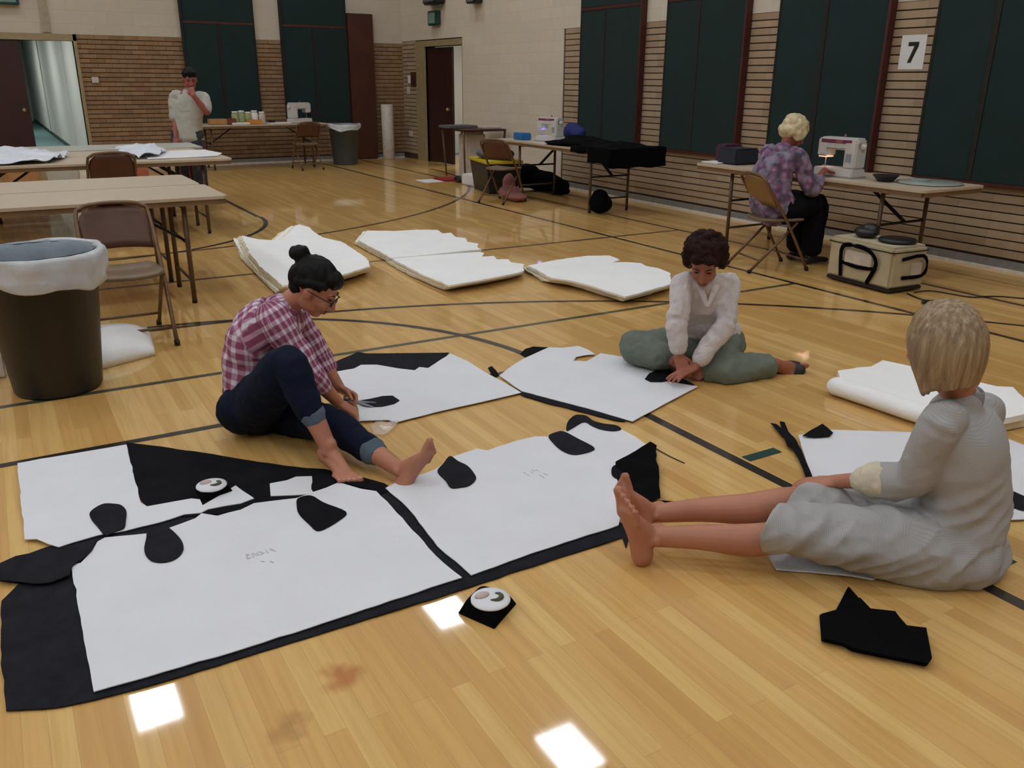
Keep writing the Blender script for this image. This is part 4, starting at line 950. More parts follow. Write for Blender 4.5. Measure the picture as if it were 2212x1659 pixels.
blob('duffel_bag', [((6.72, 10.5, .14), (.22, .42, .14)), ((6.74, 10.2, .11), (.18, .3, .11)), ((6.60, 10.7, .19), (.2, .24, .17)), ((6.7, 10.0, .06), (.1, .2, .06))], M['blackc'], 'black duffel bag on the floor under the black-cloth table', 'bag')
blob('shopping_bag', [((5.82, 9.85, .09), (.15, .2, .09)), ((5.86, 9.95, .2), (.08, .10, .14)), ((5.80, 9.65, .06), (.12, .16, .06))], M['pink'], 'dusty pink bag on the floor beside the folding chair', 'bag')
blob('handbag', [((6.15, 8.3, .12), (.13, .17, .12)), ((6.15, 8.3, .2), (.08, .13, .08))], M['blackc'], 'small black bag alone on the floor under the right end of the black-cloth table', 'bag', .01, .012)
blob('shoe_pair', [((6.15, 11.95, .05), (.07, .14, .05))], M['blackp'], 'small dark shoes on the floor below the small table', 'shoes', .008, .004)
# beige trolley case
t = empty('trolley_case', (5.87, 4.19, 0), radians(-4), 'beige canvas trolley case with black straps on the floor by the sewing table', 'case')
hh = XW(1795, 508, 5.64).z
box('case_body', -.25, .12, -.30, .32, .035, hh, M['beige'], t, bevel=.02)
box('lid_piping', -.256, .126, -.306, .326, hh-.045, hh-.037, M['blackp'], t, bevel=.003)
box('base', -.245, .115, -.295, .315, .012, .04, M['blackp'], t, bevel=.006)
for sx in (-1, 1):
    for sy in (-1, 1): bm = bmesh.new(); loft(bm, [V(-.065+sx*.15, .01+sy*.25-.012, .022), V(-.065+sx*.15, .01+sy*.25+.012, .022)], .02, side=V(0, 0, 1), n=1, seg=14); obj('wheel', bm, M['black'], t)
bm = bmesh.new(); xo = -.262
loft(bm, [V(xo, .16, .06), V(xo-.01, .17, .2), V(xo-.025, .155, .28), V(xo-.03, .1, .315), V(xo-.03, -.05, .315), V(xo-.025, -.14, .28), V(xo-.01, -.17, .2), V(xo, -.1, .05)], (.018, .006), side=V(0, 1, 0), n=4, seg=8)
loft(bm, [V(xo, .17, .17), V(xo-.006, 0, .155), V(xo, -.17, .17)], (.014, .005), side=V(0, 0, 1), n=3, seg=8); obj('strap_handle', bm, M['blackc'], t, smooth=True)
box('front_pocket', -.268, -.25, -.12, .14, .17, .27, M['pipe'], t, bevel=.006)
bm = bmesh.new(); yo = -.312
loft(bm, [V(-.16, yo, .26), V(.03, yo-.02, .28), V(.09, yo-.02, .2), V(.07, yo, .12), V(-.14, yo, .12)], (.014, .006), side=V(0, 0, 1), n=3, seg=8); obj('side_strap', bm, M['blackc'], t, smooth=True)
box('side_pocket', -.05, .06, -.316, -.298, .13, .22, M['pipe'], t, bevel=.004)
o = blob('black_pouch', [((5.80, 4.32, hh+.045), (.09, .1, .045)), ((5.82, 4.3, hh+.075), (.06, .07, .04))], M['blackp'], 'black pouch on top of the beige trolley case', 'pouch', .006, .006)
bm = bmesh.new(); lathe(bm, [(.001, 0), (.13, 0), (.14, .012), (.13, .03), (.001, .028)], (0, 0, 0), 28); o = obj('round_tray', bm, M['blackp'], smooth=True); o.location = (5.83, 4.06, hh+.002); tag(o, 'flat black round tray on the beige trolley case', 'tray')
bm = bmesh.new(); loft(bm, [G(1975,632,.005), G(2010,628,.005), G(2060,636,.005), G(2100,642,.005), G(2150,640,.005), G(2215,645,.005)], .005, n=5, seg=6)
tag(obj('power_cord', bm, M['blackp'], smooth=True), 'black power cord on the floor, nearest the right wall, right of the trolley case', 'cord')
bm = bmesh.new(); loft(bm, [G(1960,634,.005), G(1985,645,.005), G(2010,650,.005), G(2040,646,.005), G(2030,658,.005), G(2000,652,.005)], .006, n=5, seg=6); ell(bm, G(2000,652,.015), (.05, .02, .014))
tag(obj('power_cord', bm, M['blackp'], smooth=True), 'looped black cord with plug just beside the trolley case', 'cord')

# ------------------------------------------------------------------ ceiling lights
def lamp(x, y):
    label = {(.67, 10.42): 'ceiling light reflected in the floor below the left black felt corner', (5.03, 10.42): 'ceiling light reflected in the floor beside the small front cushion', (5.03, 6.95): 'ceiling light reflected at the bottom edge of the frame'}.get((x, y), 'rectangular ceiling light outside the frame, not reflected in the visible floor')
    t = empty('ceiling_light', (x, y, CEIL), 0, label, 'ceiling light', 'rectangular ceiling lights')
    box('frame', -.33, .33, -.46, .46, -.03, .019, M['paper'], t)
    box('diffuser', -.28, .28, -.40, .40, -.036, -.0305, M['lamp'], t)
for x in (-7.5, -3.45, .67, 5.03):
    for y in (13.9, 10.42, 6.95, 3.4, -.1, -3.6):  # farthest row continues the grid, added to brighten the far walls
        lamp(x, y)
# ------------------------------------------------------------------ people
def uv(v): return Vector(v).normalized()
def frame3(f, up):
    f = uv(f); r = f.cross(Vector(up)).normalized(); u = r.cross(f).normalized(); return r, f, u   # right, forward, up
def head(bm, c, fwd, up, s=1.):
    r, f, u = frame3(fwd, up); ax = (r, f, u); Q = lambda x, y, z: c+(r*x+f*y+u*z)*s
    E_ = lambda x, y, z, a, b, d: ell(bm, Q(x, y, z), (a*s, b*s, d*s), ax, 20, 12)
    E_(0, -.012, .03, .074, .094, .086); E_(0, .03, -.02, .060, .062, .075); E_(0, .052, -.088, .03, .028, .022)
    for k in (-1, 1):
        E_(k*.036, .012, -.062, .024, .045, .034); E_(k*.034, .06, -.032, .024, .022, .024)
        E_(k*.075, -.006, -.012, .010, .020, .032); E_(k*.026, .078, .022, .026, .012, .009)
    loft(bm, [Q(0, .084, .012), Q(0, .098, -.012), Q(0, .108, -.034)], [.008*s, .010*s, .013*s], n=2, seg=10)
    for k in (-1, 1): E_(k*.012, .096, -.038, .009, .011, .008)
    E_(0, .084, -.060, .021, .010, .006); E_(0, .082, -.070, .018, .010, .007)
    return Q, ax
def face_bits(parent, Q, ax, s=1., glasses=False):
    for k in (-1, 1):
        bm = bmesh.new(); ell(bm, Q(k*.030, .083, .004), (.014*s, .006*s, .004*s), ax, 12, 8); obj('eyelid_lashes', bm, M['eye'], parent, smooth=True)
        bm = bmesh.new(); loft(bm, [Q(k*.014, .091, .024), Q(k*.03, .088, .03), Q(k*.05, .074, .024)], [.002*s, .0028*s, .0015*s], n=2, seg=8); obj('eyebrow', bm, M['hairb'], parent, smooth=True)
    bm = bmesh.new(); ell(bm, Q(0, .0905, -.060), (.021*s, .006*s, .0045*s), ax, 14, 8); ell(bm, Q(0, .0885, -.069), (.018*s, .006*s, .005*s), ax, 14, 8); obj('lips', bm, M['lips'], parent, smooth=True)
    if glasses:
        bm = bmesh.new()
        for k in (-1, 1):
            ring = [Q(k*.033+.024*cos(a)*1.05, .102-.006*abs(cos(a)), .0+.017*sin(a)) for a in [j*2*pi/16 for j in range(17)]]
            loft(bm, ring, .0022*s, n=1, seg=6, cap=False)
            loft(bm, [Q(k*.06, .094, .006), Q(k*.080, .04, .006), Q(k*.082, -.01, .002)], .0022*s, n=2, seg=6)
        loft(bm, [Q(-.01, .104, .004), Q(.01, .104, .004)], .0022*s, n=1, seg=6); obj('glasses', bm, M['blackp'], parent, smooth=True)
def hand(bm, w, fd, pn, th, curl=.35, s=1., spread=.1):
    """w wrist, fd towards fingers, pn palm normal (palm side), th towards thumb"""
    fd = uv(fd); th = uv(Vector(th)-fd*Vector(th).dot(fd)); pn2 = fd.cross(th)
    if pn2.dot(Vector(pn)) < 0: pn2 = -pn2
    pn = pn2
    loft(bm, [w-fd*.01, w+fd*.03*s, w+fd*.085*s], [(.026*s, .018*s), (.036*s, .016*s), (.039*s, .012*s)], side=th, n=3, seg=14)
    for i, (o, L) in enumerate(((.029, .074), (.010, .082), (-.010, .076), (-.029, .060))):
        b = w+fd*.082*s+th*o*s; d = (fd+th*spread*o/.03); d.normalize(); a = 0; P = [b-d*.02, b]; rr = [.0095*s, .0092*s]
        for j, fr in enumerate((.45, .31, .24)):
            a += curl*(1+.25*j+.08*i); dd = d*cos(a)+pn*sin(a); b = b+dd*L*fr*s; P.append(b); rr.append((.0088, .008, .0068)[j]*s)
        loft(bm, P, rr, side=th, n=2, seg=10)
    b = w+fd*.022*s+th*.026*s+pn*.006; d1 = uv(fd*.75+th*.75+pn*.25); d2 = uv(fd*1.+th*.25+pn*.45*(.5+curl))
    loft(bm, [b-d1*.01, b+d1*.035*s, b+d1*.035*s+d2*.03*s, b+d1*.035*s+d2*.052*s], [.014*s, .012*s, .010*s, .008*s], n=2, seg=10)
def foot(bm, a, toe, up, med, s=1., splay=.0, flex=0.):
    toe = uv(toe); up = uv(Vector(up)-toe*Vector(up).dot(toe)); sd = toe.cross(up); 
    if sd.dot(Vector(med)) < 0: sd = -sd
    Q = lambda x, y, z: a+(toe*x+sd*y+up*z)*s
    ell(bm, Q(-.035, 0, -.042), (.030*s, .040*s, .036*s), (sd, toe, up), 16, 10)
    loft(bm, [Q(-.03, 0, -.045), Q(.03, 0, -.040), Q(.08, .004, -.052), Q(.125, .004, -.062)], [(.029*s, .032*s), (.031*s, .034*s), (.038*s, .024*s), (.042*s, .015*s)], side=sd, n=3, seg=18)
    loft(bm, [Q(0, 0, .03), Q(.01, .002, -.005), Q(.06, .008, -.028), (Q(.11, .01, -.052))], [(.028*s, .030*s), (.030*s, .032*s), (.026*s, .022*s), (.026*s, .014*s)], side=sd, n=3, seg=16)
    for k in (-1, 1): ell(bm, Q(-.002, k*.028, -.004), (.012*s, .016*s, .016*s), (sd, toe, up), 10, 8)
    nails = []
    for (y, L, r) in ((.029, .052, .0135), (.009, .044, .0092), (-.007, .038, .0088), (-.022, .032, .0085), (-.036, .026, .0082)):
        x0 = .128-.35*max(0, .02-y)
        t0 = Q(x0-.02, y, -.063); t1 = Q(x0+L*.5, y*1.06, -.060+.25*flex*L); t2 = Q(x0+L, y*1.08, -.066+.6*flex*L)
        loft(bm, [t0, t1, t2], [r*s, r*s*.95, r*s], side=sd, n=3, seg=12); nails.append((t2+(up*r*.75-toe*.001)*s, r*s))
    return nails, (sd, toe, up)
def toenails(parent, nails, ax):
    for c, r in nails:
        bm = bmesh.new(); ell(bm, c, (r*.75, r*.7, r*.3), ax, 10, 6); obj('toenail', bm, M['nail'], parent, smooth=True)
def leg(bm, h, k, a, s=1., kw=None):
    m1 = h.lerp(k, .5); m2 = k.lerp(a, .3); m3 = k.lerp(a, .65)
    bk = Vector((0, 0, -1)) if kw is None else kw
    loft(bm, [h, m1, k, m2+bk*.012*s, m3, a], [.086*s, .070*s, .052*s, .054*s, .042*s, .032*s], n=4, seg=18)
def arm(bm, sh, e, w, s=1.):
    loft(bm, [sh, sh.lerp(e, .5), e, e.lerp(w, .3), w], [.050*s, .042*s, .037*s, .038*s, (.026*s)], n=4, seg=14)
def torso(bm, P, side, R, n=4): loft(bm, P, R, side=side, n=n, seg=24)
def wr(amp, fr, seed=0.):
    """soft folds"""
    o = V(seed, seed*1.7, seed*.3)
    return lambda c: amp*(noise.noise((c+o)*fr)+.6*(1-abs(noise.noise((c-o)*fr*1.7))*2)*.5+.35*noise.noise((c+o)*fr*3.1))

# ===== person 1: plaid shirt, jeans, bare feet =====
p = dict(pel=J(562, 865, 3.58), waist=J(548, 800, 3.58), chest=J(562, 722, 3.58), shc=J(604, 674, 3.57), hd=J(681, 622, 3.56),
         Rsh=J(590, 684, 3.42), Lsh=J(628, 668, 3.74), Rel=J(668, 806, 3.40), Rwr=J(732, 870, 3.50), Lel=J(690, 772, 3.74), Lwr=J(734, 838, 3.70),
         Rhip=J(548, 878, 3.47), Rknee=J(622, 786, 3.17), Rank=J(712, 972, 3.10), Lhip=J(596, 895, 3.66), Lknee=J(716, 914, 3.33), Lank=J(866, 1016, 3.03))
r1 = empty('person', (p['pel'].x, p['pel'].y, 0), 0, 'person in pink plaid shirt and rolled jeans, black hair in a bun, sitting barefoot', 'person')
P0 = r1.location.copy()
def rel(o, root):
    o.parent = root; o.matrix_parent_inverse = Matrix.Translation(-root.location); return o
def bodyof(bm, root, m, voxel=.005, keep=None): o = fuse('body', bm, m, voxel=voxel, smooth=2, keep=keep); return rel(o, root)
bm = bmesh.new(); sd = FG
f1v = RG*.80-V(0, 0, .58)-FG*.06; up1 = V(0, 0, 1)
Q, ax = head(bm, p['hd'], f1v, up1, 1.02)
loft(bm, [p['shc']+V(0, 0, -.02), p['shc']+RG*.035+V(0, 0, .035), Q(0, -.03, -.06)], [.062, .05, .052], n=3, seg=16)
torso(bm, [p['pel'], p['waist'], p['chest'], p['shc']+V(0, 0, -.03)], sd, [(.15, .12), (.125, .1), (.15, .105), (.12, .07)])
for k in 'RL':
    leg(bm, p[k+'hip'], p[k+'knee'], p[k+'ank']); arm(bm, p[k+'sh'], p[k+'el'], p[k+'wr'], .95)
n1, a1 = foot(bm, p['Rank'], RG*.68-FG*.72-V(0, 0, .16), V(0, 0, 1), FG*.7+RG*.5, .98, flex=.3)
n2, a2 = foot(bm, p['Lank'], RG*.50+V(0, 0, .80)+FG*.10, -RG*.7+FG*.65+V(0, 0, .4), -RG*.6-FG*.7, 1.02, flex=.25)
hand(bm, p['Rwr'], RG*.65+FG*.25-V(0, 0, .55), -V(0, 0, 1)-FG*.1, FG, .6)
hand(bm, p['Lwr'], RG*.9-V(0, 0, .45)-FG*.2, -V(0, 0, 1)-FG*.6, RG*.1-FG*.6+V(0, 0, .6), .85)
b1 = bodyof(bm, r1, M['skin'])
for nn, aa in ((n1, a1), (n2, a2)):
    for c, r in nn: bm = bmesh.new(); ell(bm, c, (r*.75, r*.7, r*.3), aa, 10, 6); rel(obj('toenail', bm, M['nail'], smooth=True), r1)
def fb(root, Q, ax, s, gl=False):
    before = set(bpy.data.objects); face_bits(None, Q, ax, s, gl)
    for o in set(bpy.data.objects)-before: rel(o, root)
fb(r1, Q, ax, 1.02, True)
# hair: cap, gathered nape, bun
bm = bmesh.new(); qe = lambda x, y, z, a, b, c, A=None: ell(bm, Q(x, y, z), (a, b, c), A or ax, 20, 12)
qe(0, -.025, .045, .086, .102, .088); qe(0, .035, .075, .066, .055, .042); qe(0, -.085, .01, .060, .045, .06); qe(0, -.06, -.035, .055, .045, .04)
qe(0, -.125, .085, .040, .042, .038); qe(.0, -.145, .075, .028, .03, .03); qe(.01, -.12, .115, .018, .022, .014)
for k in (-1, 1): loft(bm, [Q(k*.072, .03, .05), Q(k*.078, -.02, .03), Q(k*.05, -.07, -.0)], [.016, .018, .02], n=3, seg=10)
rel(fuse('hair', bm, M['hairk'], voxel=.005, smooth=2, disp=lambda c: .004*noise.noise(V(c.x*60, c.y*60, c.z*22))), r1)
# shirt
bn = []
bm = bmesh.new()
Pt = [p['pel']+V(0, 0, .055), p['waist'], p['chest'], p['shc']+V(0, 0, -.035), p['shc']+RG*.01+V(0, 0, .012)]
torso(bm, Pt, sd, [(.172, .135), (.152, .135), (.175, .13), (.165, .105), (.085, .07)])
Rc = p['Rel'].lerp(p['Rwr'], .34); Lc = p['Lel'].lerp(p['Lwr'], .3)
for k, c in (('R', Rc), ('L', Lc)):
    loft(bm, [p[k+'sh']+(p['shc']-p[k+'sh'])*.25, p[k+'sh'], p[k+'sh'].lerp(p[k+'el'], .5), p[k+'el'], c], [.062, .068, .062, .058, .048], n=4, seg=16)
    bn += [(p[k+'sh'], p[k+'el'], FG, .0), (p[k+'el'], c, FG, .28)]
bn += [(Pt[0], p['chest'], sd, .5), (p['chest'], Pt[-1], sd, .71)]
rel(fuse('plaid_shirt', bm, M['plaid'], voxel=.007, smooth=6, disp=wr(.012, 11), bones=bn), r1)
bm = bmesh.new(); cb = p['shc']+RG*.02+V(0, 0, .03)
loft(bm, [cb+FG*.06+RG*.055-V(0, 0, .03), cb+FG*.065-RG*.0, cb-RG*.06+V(0, 0, .02), cb-FG*.065, cb-FG*.06+RG*.055-V(0, 0, .03)], [(.022, .006)]*5, side=V(0, 0, 1), n=4, seg=10)
rel(obj('shirt_collar', bm, M['plaid'], smooth=True), r1)
# jeans
bm = bmesh.new()
torso(bm, [p['pel']-V(0, 0, .01), p['pel'].lerp(p['waist'], .65)], sd, [(.18, .145), (.155, .13)])
for k in 'RL': ell(bm, p[k+'hip']-RG*.05-V(0, 0, .015), (.11, .11, .11))
Rcf = p['Rknee'].lerp(p['Rank'], .57); Lcf = p['Lknee'].lerp(p['Lank'], .60)
loft(bm, [p['Rhip'], p['Rhip'].lerp(p['Rknee'], .5), p['Rknee'], p['Rknee'].lerp(p['Rank'], .3), Rcf], [.115, .098, .074, .066, .050], n=4, seg=20)
loft(bm, [p['Lhip'], p['Lhip'].lerp(p['Lknee'], .5), p['Lknee'], p['Lknee'].lerp(p['Lank'], .3), Lcf], [.11, .092, .070, .064, .054], n=4, seg=20)
jj = fuse('jeans', bm, M['jean'], voxel=.008, smooth=3, disp=wr(.009, 10, 3.))
for v in jj.data.vertices: v.co.z = max(v.co.z, .003)
rel(jj, r1)
for nm, A, B in (('R', p['Rknee'], p['Rank']), ('L', p['Lknee'], p['Lank'])):
    c = Rcf if nm == 'R' else Lcf; d = (B-A).normalized(); bm = bmesh.new()
    q_ = .052 if nm == 'R' else .056; loft(bm, [c-d*.008, c-d*.002, c+d*.014, c+d*.018], [q_-.003, q_, q_, q_-.004], n=2, seg=20)
    rel(fuse('rolled_cuff', bm, M['cuff'], voxel=.005, smooth=1, disp=wr(.003, 25)), r1)

# ===== person 2: white blouse, sage trousers =====
p = dict(pel=J(1527, 748, 4.60), waist=J(1524, 705, 4.53), chest=J(1522, 650, 4.44), shc=J(1523, 602, 4.38), hd=J(1522, 567, 4.27),
         Rsh=J(1475, 615, 4.36), Lsh=J(1575, 615, 4.40), Rel=J(1461, 698, 4.24), Rwr=J(1466, 768, 4.22), Lel=J(1566, 700, 4.28), Lwr=J(1500, 794, 4.20),
         Rhip=J(1492, 745, 4.55), Rknee=J(1368, 750, 4.50), Rank=J(1465, 783, 4.30), Lhip=J(1566, 742, 4.58), Lknee=J(1552, 805, 4.27), Lank=J(1672, 787, 4.36))
r2 = empty('person', (p['pel'].x, p['pel'].y, 0), 0, 'person in white blouse and sage trousers, curly brown hair, sitting on the floor head bent', 'person')
bm = bmesh.new(); sd = RG
fw2 = -FG*.72-RG*.22-V(0, 0, .46)
Q, ax = head(bm, p['hd'], fw2, V(0, 0, 1), 1.0)
loft(bm, [p['shc']-V(0, 0, .03), p['shc']-FG*.03+V(0, 0, .03), Q(0, -.03, -.05)], [.06, .048, .05], n=3, seg=16)
torso(bm, [p['pel'], p['waist'], p['chest'], p['shc']-V(0, 0, .03)], sd, [(.15, .11), (.12, .09), (.14, .095), (.11, .06)])
for k in 'RL':
    leg(bm, p[k+'hip'], p[k+'knee'], p[k+'ank'], .95); arm(bm, p[k+'sh'], p[k+'el'], p[k+'wr'], .92)
foot(bm, p['Rank']+V(0, 0, .0), RG*.8-FG*.55-V(0, 0, .1), V(0, 0, .5)-FG*.6, V(0, 0, .6)+FG*.3, .92)
n2, a2 = foot(bm, p['Lank'], RG*.96-FG*.12-V(0, 0, .08), -FG*.75+V(0, 0, .45), V(0, 0, 1), 1.05)
hand(bm, p['Rwr'], RG*.25-FG*.35-V(0, 0, .7), -V(0, 0, .4)+FG*.5, RG, .45, .95)
hand(bm, p['Lwr'], -RG*.85-FG*.42-V(0, 0, .22), -V(0, 0, 1), RG*-.2+FG*.9, .12, 1.0, .16)
bodyof(bm, r2, M['skin2'], .005)
fb(r2, Q, ax, 1.0)
bm = bmesh.new(); random.seed(4); ell(bm, Q(0, -.03, .045), (.094, .102, .092), ax, 20, 12)
for i in range(150):
    th = random.uniform(0, 2*pi); ph = random.uniform(-.55, 1.0); rr = sqrt(max(0, 1-ph*ph)); d = V(rr*cos(th), rr*sin(th), ph)
    if d.y > .42 and d.z < .62: continue
    c = Q(d.x*.100, -.03+d.y*.108, .04+d.z*.098); ell(bm, c, [random.uniform(.018, .024)]*3, None, 8, 6)
for k in (-1, 1):
    for z in (.045, .015, -.012): ell(bm, Q(k*.088, -.01-.2*z, z), (.024, .03, .024), ax, 10, 8)
ell(bm, Q(0, -.09, -.04), (.06, .04, .04), ax, 12, 8); ell(bm, Q(-.03, .072, .078), (.036, .026, .026), ax, 12, 8); ell(bm, Q(.03, .07, .08), (.036, .028, .026), ax, 12, 8)
for j in range(5): ell(bm, Q(.082, -.01-.01*j, -.02-.012*j), (.020, .026, .020), ax, 10, 8)
rel(fuse('curly_hair', bm, M['hairb'], voxel=.006, smooth=3, disp=lambda c: .004*noise.noise(c*60)), r2)
bm = bmesh.new()
Pt = [p['pel']+V(0, 0, .07), p['waist'], p['chest'], p['shc']-V(0, 0, .03), p['shc']+V(0, 0, .008)]
torso(bm, Pt, sd, [(.178, .13), (.158, .115), (.165, .115), (.145, .09), (.07, .055)])
for k, t_ in (('R', .62), ('L', .72)):
    c = p[k+'el'].lerp(p[k+'wr'], t_)
    loft(bm, [p[k+'sh']+(p['shc']-p[k+'sh'])*.25, p[k+'sh'], p[k+'sh'].lerp(p[k+'el'], .5), p[k+'el'], c], [.058, .062, .058, .054, .046], n=4, seg=16)
rel(fuse('blouse', bm, M['blouse'], voxel=.007, smooth=8, disp=wr(.015, 12, 2.)), r2)
for k in 'RL':
    t_ = .62 if k == 'R' else .72; c = p[k+'el'].lerp(p[k+'wr'], t_); d = (p[k+'wr']-p[k+'el']).normalized(); bm = bmesh.new()
    loft(bm, [c-d*.03, c, c+d*.02], [.049, .051, .046], n=2, seg=18); rel(fuse('rolled_sleeve_cuff', bm, M['blouse'], voxel=.005, smooth=1, disp=wr(.004, 25)), r2)
bm = bmesh.new(); c0_ = p['shc']-FG*.075+V(0, 0, .0)         # open collar placket
loft(bm, [p['shc']-RG*.055-FG*.01+V(0, 0, .03), p['shc']-RG*.04-FG*.085-V(0, 0, .02), p['shc']-RG*.004-FG*.105-V(0, 0, .12)], [(.018, .006), (.02, .006), (.01, .005)], side=RG, n=4, seg=10)
loft(bm, [p['shc']+RG*.055-FG*.01+V(0, 0, .03), p['shc']+RG*.04-FG*.085-V(0, 0, .02), p['shc']+RG*.004-FG*.105-V(0, 0, .12)], [(.018, .006), (.02, .006), (.01, .005)], side=RG, n=4, seg=10)
rel(obj('blouse_collar', bm, M['blouse'], smooth=True), r2)
bm = bmesh.new()
torso(bm, [p['pel']-V(0, 0, .01), p['pel'].lerp(p['waist'], .8)], sd, [(.175, .135), (.155, .115)])
for k in 'RL': ell(bm, p[k+'hip']+FG*.04-V(0, 0, .01), (.10, .10, .10))
for k, t_, re_ in (('R', .66, .075), ('L', .80, .070)):
    c = p[k+'knee'].lerp(p[k+'ank'], t_)
    loft(bm, [p[k+'hip'], p[k+'hip'].lerp(p[k+'knee'], .5), p[k+'knee'], p[k+'knee'].lerp(p[k+'ank'], .35), c], [.108, .098, .086, .086, re_], n=4, seg=20)
jj = fuse('trousers', bm, M['sage'], voxel=.008, smooth=3, disp=wr(.014, 11, 5.))
for v in jj.data.vertices: v.co.z = max(v.co.z, .003)
rel(jj, r2)
# flat black shoe on the outstretched foot
toe_, sd_, up_ = a2[1], a2[0], a2[2]; A = p['Lank']; QQ = lambda x, y, z: A+toe_*x+sd_*y+up_*z
bm = bmesh.new(); loft(bm, [QQ(-.06, 0, -.076), QQ(.02, 0, -.078), QQ(.1, .002, -.082), QQ(.18, .004, -.078)], [(.03, .009), (.034, .009), (.044, .009), (.03, .009)], side=sd_, n=3, seg=14)
loft(bm, [QQ(.128, .003, -.064), QQ(.165, .003, -.066)], [(.05, .022), (.042, .018)], side=sd_, n=2, seg=16)
loft(bm, [QQ(-.066, 0, -.06), QQ(-.078, 0, -.035)], [(.03, .012), (.024, .008)], side=sd_, n=2, seg=14)
for k in (-1, 1): loft(bm, [QQ(-.066, k*.012, -.040), QQ(-.03, k*.037, -.052), QQ(.05, k*.036, -.062), QQ(.11, k*.044, -.060), QQ(.14, k*.04, -.060)], [(.006, .014)]*5, side=up_.cross(toe_), n=3, seg=8)
rel(fuse('flat_shoe', bm, M['blackp'], voxel=.004, smooth=2), r2)

# ===== person 3: grey dress, blonde bob, seen from behind =====
p = dict(pel=J(2050, 1172, 2.46), waist=J(2080, 1070, 2.46), chest=J(2082, 965, 2.47), shc=J(2072, 880, 2.48), hd=J(2032, 746, 2.47),
         Lsh=J(2034, 916, 2.36), Rsh=J(2126, 892, 2.58), Lel=J(1972, 1034, 2.42), Lwr=J(1800, 1040, 2.58), Rel=J(2040, 1010, 2.74), Rwr=J(1905, 1072, 2.78),
         Lhip=J(2020, 1188, 2.38), Lknee=J(1712, 1160, 2.40), Lank=J(1406, 1160, 2.46), Rhip=J(2035, 1130, 2.58), Rknee=J(1716, 1084, 2.56), Rank=J(1410, 1110, 2.62))
r3 = empty('person', (p['pel'].x, p['pel'].y, 0), 0, 'person with blonde bob in long grey dress, bare legs stretched out across the floor', 'person')
bm = bmesh.new(); sd3 = (FG*.85+RG*.5).normalized()
fw3 = -RG*.42+FG*.80-V(0, 0, .25)
Q, ax = head(bm, p['hd'], fw3, V(0, 0, 1), 1.0)
loft(bm, [p['shc']-V(0, 0, .03), p['shc']+V(0, 0, .04)-RG*.01, Q(0, -.035, -.06)], [.065, .052, .05], n=3, seg=16)
torso(bm, [p['pel'], p['waist'], p['chest'], p['shc']-V(0, 0, .04)], sd3, [(.15, .12), (.12, .09), (.14, .1), (.12, .07)])
for k in 'RL':
    leg(bm, p[k+'hip'], p[k+'knee'], p[k+'ank'], 1.0, V(0, 0, -1)); arm(bm, p[k+'sh'], p[k+'el'], p[k+'wr'], .88)
n1, a1 = foot(bm, p['Lank'], -RG*.24+V(0, 0, .95)-FG*.05, RG*.85+FG*.55+V(0, 0, .2), FG*1., 1.12, flex=.3)
n2, a2 = foot(bm, p['Rank'], -RG*.40+V(0, 0, .90)+FG*.10, RG*.85+FG*.5+V(0, 0, .3), -FG*1., 1.04, flex=.3)
hand(bm, p['Lwr'], -RG*.85+FG*.3-V(0, 0, .25), -V(0, 0, 1), FG*.9, .3)
hand(bm, p['Rwr'], -RG*.85+FG*.2-V(0, 0, .35), -V(0, 0, 1), -FG*.9, .3)
bodyof(bm, r3, M['skin'], .005)
for nn, aa in ((n1, a1), (n2, a2)):
    for c, r in nn: bm = bmesh.new(); ell(bm, c, (r*.75, r*.7, r*.3), aa, 10, 6); rel(obj('toenail', bm, M['nail'], smooth=True), r3)
fb(r3, Q, ax, 1.0)
# bob
bm = bmesh.new(); ell(bm, Q(0, -.022, .045), (.093, .108, .092), ax, 24, 14)
random.seed(11)
for i in range(84):
    a = radians(-152+304*i/83)                  # azimuth round the back, 0 = back
    hx, hy = sin(a), -cos(a)
    lw = 1.-.10*abs(a)/radians(150)
    low = -.112-.02*cos(a)*0+.03*(abs(a)/2.6)**2*-1+random.uniform(-.010, .010)
    top = Q(hx*.035, -.02+hy*.04, .130); mid = Q(hx*.087, -.020+hy*.098, .055); m2 = Q(hx*.096, -.024+hy*.100, -.03); end = Q(hx*.080*lw, -.020+hy*.074, low)
    loft(bm, [top, mid, m2, end], [.008, .010+random.uniform(0, .004), .011, .007], n=4, seg=8)
ell(bm, Q(0, -.05, -.03), (.085, .062, .080), ax, 20, 12); ell(bm, Q(0, -.022, .05), (.092, .105, .093), ax, 24, 14)
rel(fuse('hair_bob', bm, M['bob'], voxel=.005, smooth=4, disp=lambda c: .002*noise.noise(V(c.x*70, c.y*70, c.z*10))), r3)
# dress
bn = []; bm = bmesh.new()
hem = p['Lknee'].lerp(p['Rknee'], .5)-RG*.0
Pt = [p['pel']+V(0, 0, .02), p['waist'], p['chest'], p['shc']-V(0, 0, .035), p['shc']+V(0, 0, .015)]
torso(bm, Pt, sd3, [(.19, .155), (.168, .130), (.178, .125), (.160, .095), (.085, .065)])
ell(bm, p['pel']-V(0, 0, .02)+RG*.01, (.17, .17, .12)); ell(bm, p['Lhip']-V(0, 0, .0), (.13, .13, .10))
for k, t_ in (('L', .40), ('R', .40)):
    c = p[k+'el'].lerp(p[k+'wr'], t_)
    loft(bm, [p[k+'sh']+(p['shc']-p[k+'sh'])*.3, p[k+'sh'], p[k+'sh'].lerp(p[k+'el'], .5), p[k+'el'], c], [.060, .062, .063, .061, .052], n=4, seg=18)
    bn += [(p[k+'sh'], p[k+'el'], V(0, 0, 1), 0), (p[k+'el'], c, V(0, 0, 1), .28)]
